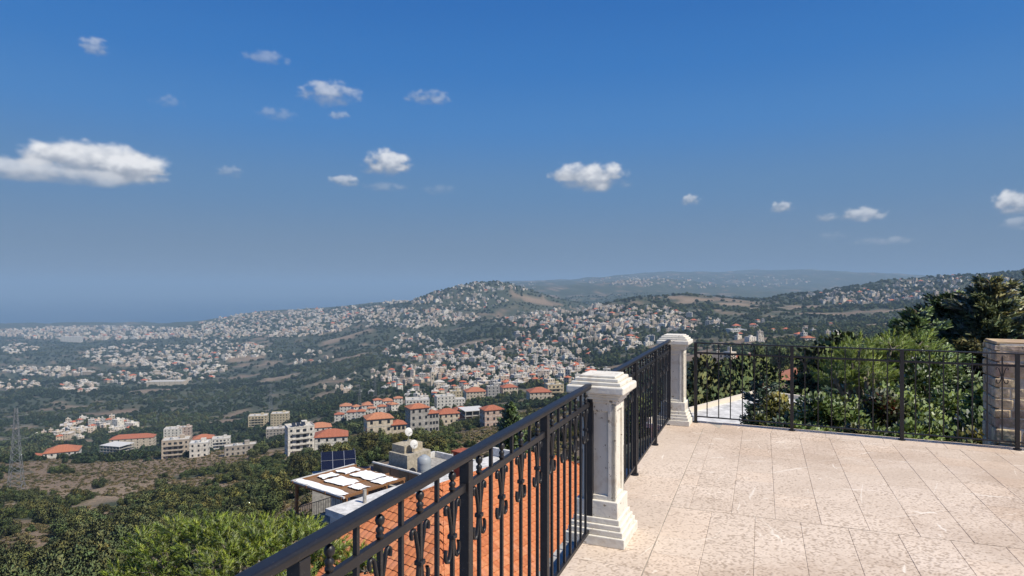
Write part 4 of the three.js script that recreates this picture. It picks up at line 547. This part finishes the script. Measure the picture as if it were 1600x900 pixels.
for (let k = 0; k < 12; k++) house('white row house under a steep red roof in the terraced estate', 527 + (k % 6) * 17 + (k > 5 ? 9 : 0) + h2(k, 2) * 6, (k > 5 ? 652 : 663) - (k % 6) * 3 - h2(k, 9) * 3.5, 14 + h2(k, 4) * 7, 12 + h2(k, 7) * 5, { wall: 'white', roof: 'red', turn: 0.1 + h2(k, 5) * 0.7, deep: 0.7 + h2(k, 6) * 0.5, group: 'row houses of the terraced estate', name: 'row_house' });

// ------------------------------------------------------------------ church tower of the valley village
{
  const z = hit(677, 606), x = (677 - 800) / F * z, o = thing('church', 'cream church with a slim pointed bell tower among the village houses', 'church', [x, height(x, z), -z], 0.3), s = z / F; claim(x, z, 18);
  part('nave', uvBox(box(16 * s, 12 * s, 11 * s, 9 * s, 3 * s, 0)), wallMats.cream, o); part('nave_roof', hip(16 * s, 11 * s, 3 * s), slabMat, o, [9 * s, 9.2 * s, 0]); part('tower', uvBox(box(5 * s, 28 * s, 5 * s, -1.5 * s, 11 * s, 0)), wallMats.cream, o); part('spire', new THREE.ConeGeometry(3 * s, 9 * s, 8).translate(-1.5 * s, 29.4 * s, 0), slabMat, o); for (const y of [15, 21]) part('belfry_opening', uvBox(box(1.8 * s, 2.6 * s, 0.2, -1.5 * s, y * s, 2.55 * s)), pane, o);
}
// ------------------------------------------------------------------ lattice pylons
{
  const bar = (a, b, r) => { const A = new THREE.Vector3(...a), B = new THREE.Vector3(...b), g = new THREE.CylinderGeometry(r, r, A.distanceTo(B), 4, 1); g.applyMatrix4(new THREE.Matrix4().makeRotationFromQuaternion(new THREE.Quaternion().setFromUnitVectors(new THREE.Vector3(0, 1, 0), B.clone().sub(A).normalize()))); return g.translate((A.x + B.x) / 2, (A.y + B.y) / 2, (A.z + B.z) / 2); };
  const w = (f) => lerp(3.6, 0.55, Math.pow(f, 0.72)), Hh = 44, legs = [], br = [];
  const zinc = std([0.20, 0.215, 0.23], 0.6, { metalness: 0.2 }), build = (o) => {
    for (const [sx, sz] of [[1, 1], [1, -1], [-1, 1], [-1, -1]]) { const g = []; for (let k = 0; k < 10; k++) { const a = w(k / 10), b = w((k + 1) / 10); g.push(bar([sx * a, k * Hh / 10, sz * a], [sx * b, (k + 1) * Hh / 10, sz * b], 0.11)); } part('leg', merge(g), zinc, o); }
    const g = []; for (let k = 0; k < 12; k++) { const a = w(k / 12), b = w((k + 1) / 12), y0 = k * Hh / 12, y1 = (k + 1) * Hh / 12; for (const s of [1, -1]) { g.push(bar([-a, y0, s * a], [b, y1, s * b], 0.08), bar([a, y0, s * a], [-b, y1, s * b], 0.08), bar([s * a, y0, -a], [s * b, y1, b], 0.08), bar([s * a, y0, a], [s * b, y1, -b], 0.08)); } } part('lattice', merge(g), zinc, o);
    for (const y of [28, 34, 40]) part('cross_arm', merge([bar([-5.5, y, 0], [5.5, y, 0], 0.13), bar([-5.5, y, 0], [0, y + 2, 0], 0.08), bar([5.5, y, 0], [0, y + 2, 0], 0.08)]), zinc, o);
  };
  [[25, 768, 'steel lattice pylon on the dry slope above the dirt road', 1], [423, 648, 'faint grey lattice pylon on the wooded valley side', 0.9], [562, 640, 'small lattice pylon at the edge of the red-roofed estate', 0.5], [586, 622, 'slim lattice pylon on the slope above the estate', 0.5]].forEach(([u, v, label, s]) => { const z = hit(u, v), x = (u - 800) / F * z, o = thing('lattice_pylon', label, 'pylon', [x, height(x, z) - 0.5, -z], 0.4); build(o); o.scale.setScalar(s * Math.min(1.3, z / 300 * 0.9)); });
}
// ------------------------------------------------------------------ the towns: every house placed where the photograph shows one
const towns = [ // u, v, half-width, half-height, count, building size in metres, share of red roofs, where
  [150, 521, 160, 11, 330, 24, 0.03, 'on the coastal plain'], [230, 556, 105, 18, 120, 22, 0.05, 'on the plateau above the coast'], [60, 580, 60, 8, 26, 22, 0.05, 'on the plateau above the coast'], [110, 585, 32, 8, 14, 24, 0, 'in the grey apartment estate'], [295, 578, 60, 18, 64, 20, 0.08, 'on the plateau above the coast'], [125, 606, 32, 9, 22, 18, 0.1, 'in the walled estate on the plateau'],
  [30, 545, 30, 8, 24, 24, 0, 'on the plateau above the coast'], [430, 507, 120, 20, 520, 20, 0.05, 'in the ridge town'], [330, 520, 60, 12, 120, 20, 0.05, 'in the ridge town'], [540, 488, 90, 10, 200, 19, 0.05, 'in the ridge town'], [640, 498, 110, 15, 260, 17, 0.08, 'under the round hill'], [770, 447, 75, 8, 70, 14, 0.05, 'on the round hill'], [710, 470, 85, 14, 90, 14, 0.1, 'on the round hill'],
  [830, 500, 60, 14, 60, 16, 0.1, 'under the round hill'], [950, 498, 130, 20, 380, 15, 0.1, 'in the middle town'], [900, 535, 120, 22, 200, 14, 0.1, 'in the middle town'], [640, 542, 50, 20, 80, 15, 0.1, 'in the hollow town'], [780, 572, 130, 34, 430, 13, 0.14, 'in the hollow town'], [700, 610, 100, 18, 90, 12, 0.3, 'in the hollow town'], [880, 590, 70, 22, 80, 12, 0.3, 'in the hollow town'],
  [975, 438, 70, 7, 80, 22, 0.05, 'on the far blue ridge'], [1110, 440, 160, 10, 150, 22, 0.02, 'on the far blue ridge'], [1330, 466, 90, 13, 130, 16, 0.1, 'on the hill behind the conifers'], [1500, 452, 120, 20, 200, 14, 0.1, 'on the hill behind the conifers'], [1060, 508, 70, 12, 60, 14, 0.1, 'in the middle town'], [1220, 520, 90, 20, 20, 12, 0.3, 'on the valley floor'], [1150, 580, 40, 10, 16, 10, 0.3, 'on the valley floor'],
  [155, 668, 55, 13, 54, 13, 0.15, 'in the hamlet behind the dry spur'], [90, 682, 40, 7, 14, 12, 0.1, 'in the hamlet behind the dry spur'], [600, 470, 90, 4, 110, 26, 0, 'on the hazy far shore'], [560, 600, 60, 20, 14, 11, 0.2, 'on the wooded valley side'], [25, 602, 45, 8, 22, 18, 0.1, 'on the plateau above the coast'], [355, 548, 70, 14, 70, 18, 0.08, 'on the plateau above the coast'], [210, 592, 60, 10, 30, 17, 0.1, 'on the plateau above the coast'], [480, 560, 45, 10, 16, 14, 0.15, 'on the wooded valley side'], [620, 585, 40, 14, 30, 12, 0.2, 'in the hollow town'],
];
{
  const R = rngOf(2024), all = [];
  for (const [u, v, a, b, n, size, red, where] of towns) for (let k = 0; k < n * (where.includes('hollow') || where.includes('middle') ? 0.9 : where.includes('plateau') || where.includes('coastal') ? 1.7 : 1.2); k++) {
    const r = Math.sqrt(R()), th = R() * Math.PI * 2, pu = u + Math.cos(th) * r * a, vv = v + Math.sin(th) * r * b, z = hit(pu, vv, 300); if (!z || z > 9500) continue;
    const x = (pu - 800) / F * z, y = height(x, z); if (y < -334) continue;
    const w = size * (0.45 + R() * R() * 0.9) * (z > 5000 ? 1.2 : 1); if (!free(x, z, w * 0.3)) continue; claim(x, z, w * 0.4);
    all.push({ x, y, z, w, d: w * (0.6 + R() * 0.5), st: 1 + Math.floor(R() * R() * 3.2 + 0.75 + (where.includes('apartment') || where.includes('coastal') ? 2 : 0)), red: R() < red, where, turn: (R() - 0.5) * 1.3, tone: Math.floor(R() * 6), px: w / z });
  }
  all.sort((a, b) => b.px - a.px);
  const tones = [[0.64, 0.56, 0.45], [0.53, 0.44, 0.33], [0.70, 0.65, 0.56], [0.45, 0.36, 0.27], [0.58, 0.47, 0.37], [0.40, 0.38, 0.35]], words = ['cream', 'beige', 'white', 'tan', 'sand-coloured', 'grey'];
  const tri = (pos, col, p, c) => { for (const q of p) { pos.push(...q); col.push(...c); } };
  function shape(h, wall, pos, col, M) {                     // walls, flat or hipped roof, window openings set proud by a hand's breadth
    const { w, d, st } = h, H = st * 3.1, v = (x, y, z) => { const q = new THREE.Vector3(x, y, z); if (M) q.applyMatrix4(M); return [q.x, q.y, q.z]; };
    const quad = (a, b, c, e, k) => tri(pos, col, [v(...a), v(...b), v(...c), v(...a), v(...c), v(...e)], k), dark = [0.035, 0.037, 0.042], x = w / 2, z = d / 2, lo = -7;
    quad([-x, lo, z], [x, lo, z], [x, H, z], [-x, H, z], wall); quad([x, lo, z], [x, lo, -z], [x, H, -z], [x, H, z], wall); quad([x, lo, -z], [-x, lo, -z], [-x, H, -z], [x, H, -z], wall); quad([-x, lo, -z], [-x, lo, z], [-x, H, z], [-x, H, -z], wall);
    if (h.red) { const t = H + Math.min(w, d) * 0.28, r = Math.max(0, x - z), c = [0.46, 0.135, 0.065], X = x + 0.4, Z = z + 0.4, s = Math.max(0, z - x); quad([-X, H, Z], [X, H, Z], [r, t, s], [-r, t, s], c); quad([X, H, Z], [X, H, -Z], [r, t, -s], [r, t, s], c); quad([X, H, -Z], [-X, H, -Z], [-r, t, -s], [r, t, -s], c); quad([-X, H, -Z], [-X, H, Z], [-r, t, s], [-r, t, -s], c); }
    else { const c = [0.55, 0.52, 0.47]; quad([-x, H, z], [x, H, z], [x, H, -z], [-x, H, -z], c); const a = x * 0.35, b = z * 0.4, t = H + 2.4; quad([-a, H, b], [a * 0.4, H, b], [a * 0.4, t, b], [-a, t, b], wall); quad([a * 0.4, H, b], [a * 0.4, H, -b], [a * 0.4, t, -b], [a * 0.4, t, b], wall); quad([-a, H, -b], [-a, H, b], [-a, t, b], [-a, t, -b], wall); quad([-a, t, b], [a * 0.4, t, b], [a * 0.4, t, -b], [-a, t, -b], c); }
    const big = h.z > 1600 ? 1.35 : 1;
    for (let k = 0; k < st; k++) { const y0 = k * 3.1 + 0.9, y1 = y0 + 1.5; for (const [len, off, ax] of [[w, z, 0], [d, x, 1], [d, -x, 1]]) { const n = clamp(Math.round(len / 3.6 / big), 2, 5); for (let i = 0; i < n; i++) { const c = -len / 2 + (i + 0.5) * len / n, e = 0.62 * big, o = off + Math.sign(off) * 0.05; if ((i * 7 + k * 3 + h.tone) % 5 === 0) continue; ax ? quad([o, y0, c + e * Math.sign(off)], [o, y0, c - e * Math.sign(off)], [o, y1, c - e * Math.sign(off)], [o, y1, c + e * Math.sign(off)], dark) : quad([c - e, y0, o], [c + e, y0, o], [c + e, y1, o], [c - e, y1, o], dark); } } }
  }
  const make = (pos, col) => { const g = new THREE.BufferGeometry(); g.setAttribute('position', new THREE.Float32BufferAttribute(pos, 3)); g.setAttribute('color', new THREE.Float32BufferAttribute(col, 3)); g.computeVertexNormals(); return g; };
  const mat = new THREE.MeshStandardMaterial({ vertexColors: true, roughness: 0.9 }), pos = [], col = [];
  all.forEach((h, k) => {
    if (k < 250) { const p = [], c = []; shape(h, tones[h.tone], p, c); const m = part(numbered('hillside_house'), make(p, c), mat, scene, [h.x, h.y, -h.z], [0, h.turn, 0]); const kind = h.st > 3 ? 'apartment block' : h.red ? 'red-roofed house' : 'flat-roofed house'; tag(m, `${words[h.tone]} ${kind} ${h.where}`, 'house', `${words[h.tone]} ${kind}s ${h.where}`); }
    else shape(h, tones[h.tone].map((x) => x * (0.9 + h2(k, 5) * 0.2)), pos, col, new THREE.Matrix4().makeRotationY(h.turn).setPosition(h.x, h.y, -h.z));
  });
  const rest = part('distant_houses', make(pos, col), mat, scene); tag(rest, 'countless small pale houses of the far towns and coast', 'houses', null, 'stuff');
}
// ------------------------------------------------------------------ bushes and woods
{
  const R = rngOf(515), spots = [];
  for (let n = 0; n < 300000 && spots.length < 60000; n++) {
    const z = Math.exp(lerp(Math.log(48), Math.log(4200), Math.pow(R(), 0.85))), t = -1.05 + R() * 2.1, x = t * z; if (z < 90 && t > -0.45 && t < 0.3) continue;
    if (z < 250 && t > 0.05 && z < 95 && (z < 48 || t < 0.3)) continue;
    const b = bare(x, z) + (R() - 0.5) * 0.3; if (b > (z < 150 ? -0.08 : z < 500 ? -0.16 : 0.06)) continue; if (z < 125 && t > 0.36 && t < 0.5) continue; if (z < 75 && t < 0) continue; if (z < 420 && R() < 0.5) continue; if (z < 420 && fbm(x / 15 + 70, z / 15, 3) < -0.02) continue; const s = (0.55 + R() * 0.75) * (z > 700 ? 1.25 : z < 420 ? 0.6 + 0.9 * R() : 1) * (z > 1500 ? 1.35 : 1); if (!free(x, z, s * 0.8)) continue;
    const y = height(x, z); if (y < -333) continue; spots.push([x, y, z, s, Math.floor(R() * 4), R() * 6.28]);
  }
  const px = ([x, , z, s]) => (Math.abs(x / z) > 0.83 ? 0.1 : 1) * s / z; spots.sort((a, b) => px(b) - px(a));
  let protoBush = protos.map(() => null);
  const cut = 280;
  spots.slice(0, cut).forEach(([x, y, z, s, k, r]) => { let o = protoBush[k]; if (!o) { o = protoBush[k] = thing(k === 3 ? 'hillside_tree' : 'hillside_bush', kinds[k], k === 3 ? 'tree' : 'bush', [0, 0, 0], 0, ['oak bushes on the dry slope', 'olive-green bushes on the dry slope', 'low deep green bushes on the dry slope', 'green trees on the dry slope'][k]); part('trunk', protos[k].trunk, bark, o); part('crown', protos[k].crown, leafFar, o); } else o = copyOf(o); o.position.set(x, y, -z); o.rotation.y = r; o.scale.setScalar(s * 1.15); });
  const M = new THREE.Matrix4(), C = new THREE.Color(), Q = new THREE.Quaternion(), UPV = new THREE.Vector3(0, 1, 0), Rg = rngOf(99), cl = [];
  for (let i = 0; i < 11; i++) { const d = unit(Rg), q = 0.3 + 0.6 * Math.cbrt(Rg()); cl.push([d[0] * 1.7 * q, 1.3 + d[1] * 1.1 * q, d[2] * 1.7 * q, 0.95, 0.75, 0.95, 120]); }
  const rest = spots.slice(cut), isNear = (q) => q[2] < 420, coarse = clumps(Rg, cl, 0.34, [[1, 1, 1], [0.85, 0.9, 0.8]]), fine = (() => { const R2 = rngOf(98), L = []; for (let i = 0; i < 14; i++) { const d = unit(R2), q = 0.3 + 0.6 * Math.cbrt(R2()); L.push([d[0] * 1.75 * q, 1.35 + Math.max(-0.9, d[1]) * 1.05 * q, d[2] * 1.75 * q, 0.75, 0.58, 0.75, 420]); } return clumps(R2, L, 0.13, [[1, 1, 1], [0.85, 0.9, 0.8], [1.1, 1.05, 0.9]]); })();
  for (const [list, geo, nm, label] of [[rest.filter(isNear), fine, 'scrub', 'dense green scrub on the slope falling away below the terrace'], [rest.filter((q) => !isNear(q)), coarse, 'woodland', 'dark green woods covering the far hills and valleys']]) {
    const inst = new THREE.InstancedMesh(geo, leafFar, list.length);
    list.forEach(([x, y, z, s, k, r], i) => { M.compose(new THREE.Vector3(x, y - 0.2, -z), Q.setFromAxisAngle(UPV, r), new THREE.Vector3(s * 1.25, s * (k === 3 ? 1.6 : 1.1), s * 1.25)); inst.setMatrixAt(i, M); const c = nm === 'woodland' && vn(x / 140 + 31, z / 140) + (h2(i, 6) - 0.5) * 0.3 > 0.46 ? [0.058, 0.088, 0.036] : dryGreens[k], v = 0.6 + h2(i, 3) * 0.7, w = 0.85 + h2(i, 8) * 0.35; inst.setColorAt(i, C.setRGB(c[0] * v * w, c[1] * v, c[2] * v * (2 - w) * 0.95)); });
    inst.name = nm; tag(inst, label, 'vegetation', null, 'stuff'); scene.add(inst);
  }
  // dry grass tussocks and thorn scrub on the bare earth
  const Rd = rngOf(616), dry = []; for (let n = 0; n < 70000 && dry.length < 14000; n++) { const z = 110 + Rd() * 420, t = -1.0 + Rd() * 1.1, x = t * z; if (bare(x, z) < -0.1 || !free(x, z, 0.5)) continue; dry.push([x, height(x, z), z, 0.12 + Rd() * Rd() * 0.4, Rd() * 6.28]); }
  const tus = new THREE.InstancedMesh(coarse, leafFar, dry.length); dry.forEach(([x, y, z, s, r], i) => { M.compose(new THREE.Vector3(x, y - 0.1, -z), Q.setFromAxisAngle(UPV, r), new THREE.Vector3(s * 1.4, s * 0.8, s * 1.4)); tus.setMatrixAt(i, M); const g = h2(i, 12); tus.setColorAt(i, C.setRGB(lerp(0.13, 0.34, g), lerp(0.14, 0.25, g), lerp(0.06, 0.13, g))); });
  tus.name = 'dry_grass'; tag(tus, 'dry tussocks and thorn scrub scattered on the bare earth of the slope', 'vegetation', null, 'stuff'); scene.add(tus);
  // trees one can tell apart in the village and on the plateau
  const Rt = rngOf(733), vt = (label, u, v, wpx, hpx, k, flat) => { const z = hit(u, v); if (!z) return; const x = (u - 800) / F * z, s = wpx * z / F / 4.4, o = thing('village_tree', label, 'tree', [x, height(x, z), -z], Rt() * 6, null); part('trunk', protos[k].trunk, bark, o); part('crown', protos[k].crown, leafFar, o); o.scale.set(s, Math.max(s * 0.6, hpx * z / F / 2.9), s); };
  [['round dark tree at the foot of the white apartment block with solar panels', 408, 710, 24, 20, 0], ['dark tree under the low raw concrete building', 395, 716, 20, 16, 2], ['dark bushy tree below the broad orange hipped roof', 500, 718, 22, 16, 0], ['narrow dark conifer beside the tall grey house', 679, 682, 13, 34, 3], ['dark trees clump between the two-roofed house and tall grey house', 628, 678, 34, 30, 3], ['flat-crowned green tree below the row houses', 560, 676, 44, 14, 1], ['flat-crowned green tree next to the beige two-roofed house', 535, 684, 30, 14, 1], ['umbrella pine by the salmon-roofed villa', 60, 694, 46, 14, 1], ['broad umbrella pine near the pylon', 18, 700, 40, 16, 1], ['dark round tree by the white terraces house', 632, 650, 22, 20, 0], ['dark tree above the village road', 712, 672, 22, 14, 2], ['round green tree in front of the cream orange-roofed house', 690, 676, 20, 12, 1], ['tall dark tree behind the yellow apartment houses', 470, 668, 26, 20, 3], ['dark round tree beyond the corner pillar', 1105, 615, 36, 44, 0], ['dark bushy tree beyond the white flat roof', 1140, 612, 44, 44, 2], ['large green tree beside the villa with the pink roof', 1188, 598, 44, 56, 3], ['tall rounded tree behind the villa with the pink roof', 1225, 585, 44, 50, 0]].forEach((q) => vt(...q));
}
// ------------------------------------------------------------------ air
scene.fog = new THREE.FogExp2(new THREE.Color().setRGB(0.50, 0.745, 1.0), 0.000118);
scene.traverse((o) => { if (o.isMesh) { o.castShadow = true; o.receiveShadow = true; } });
renderer.render(scene, camera);
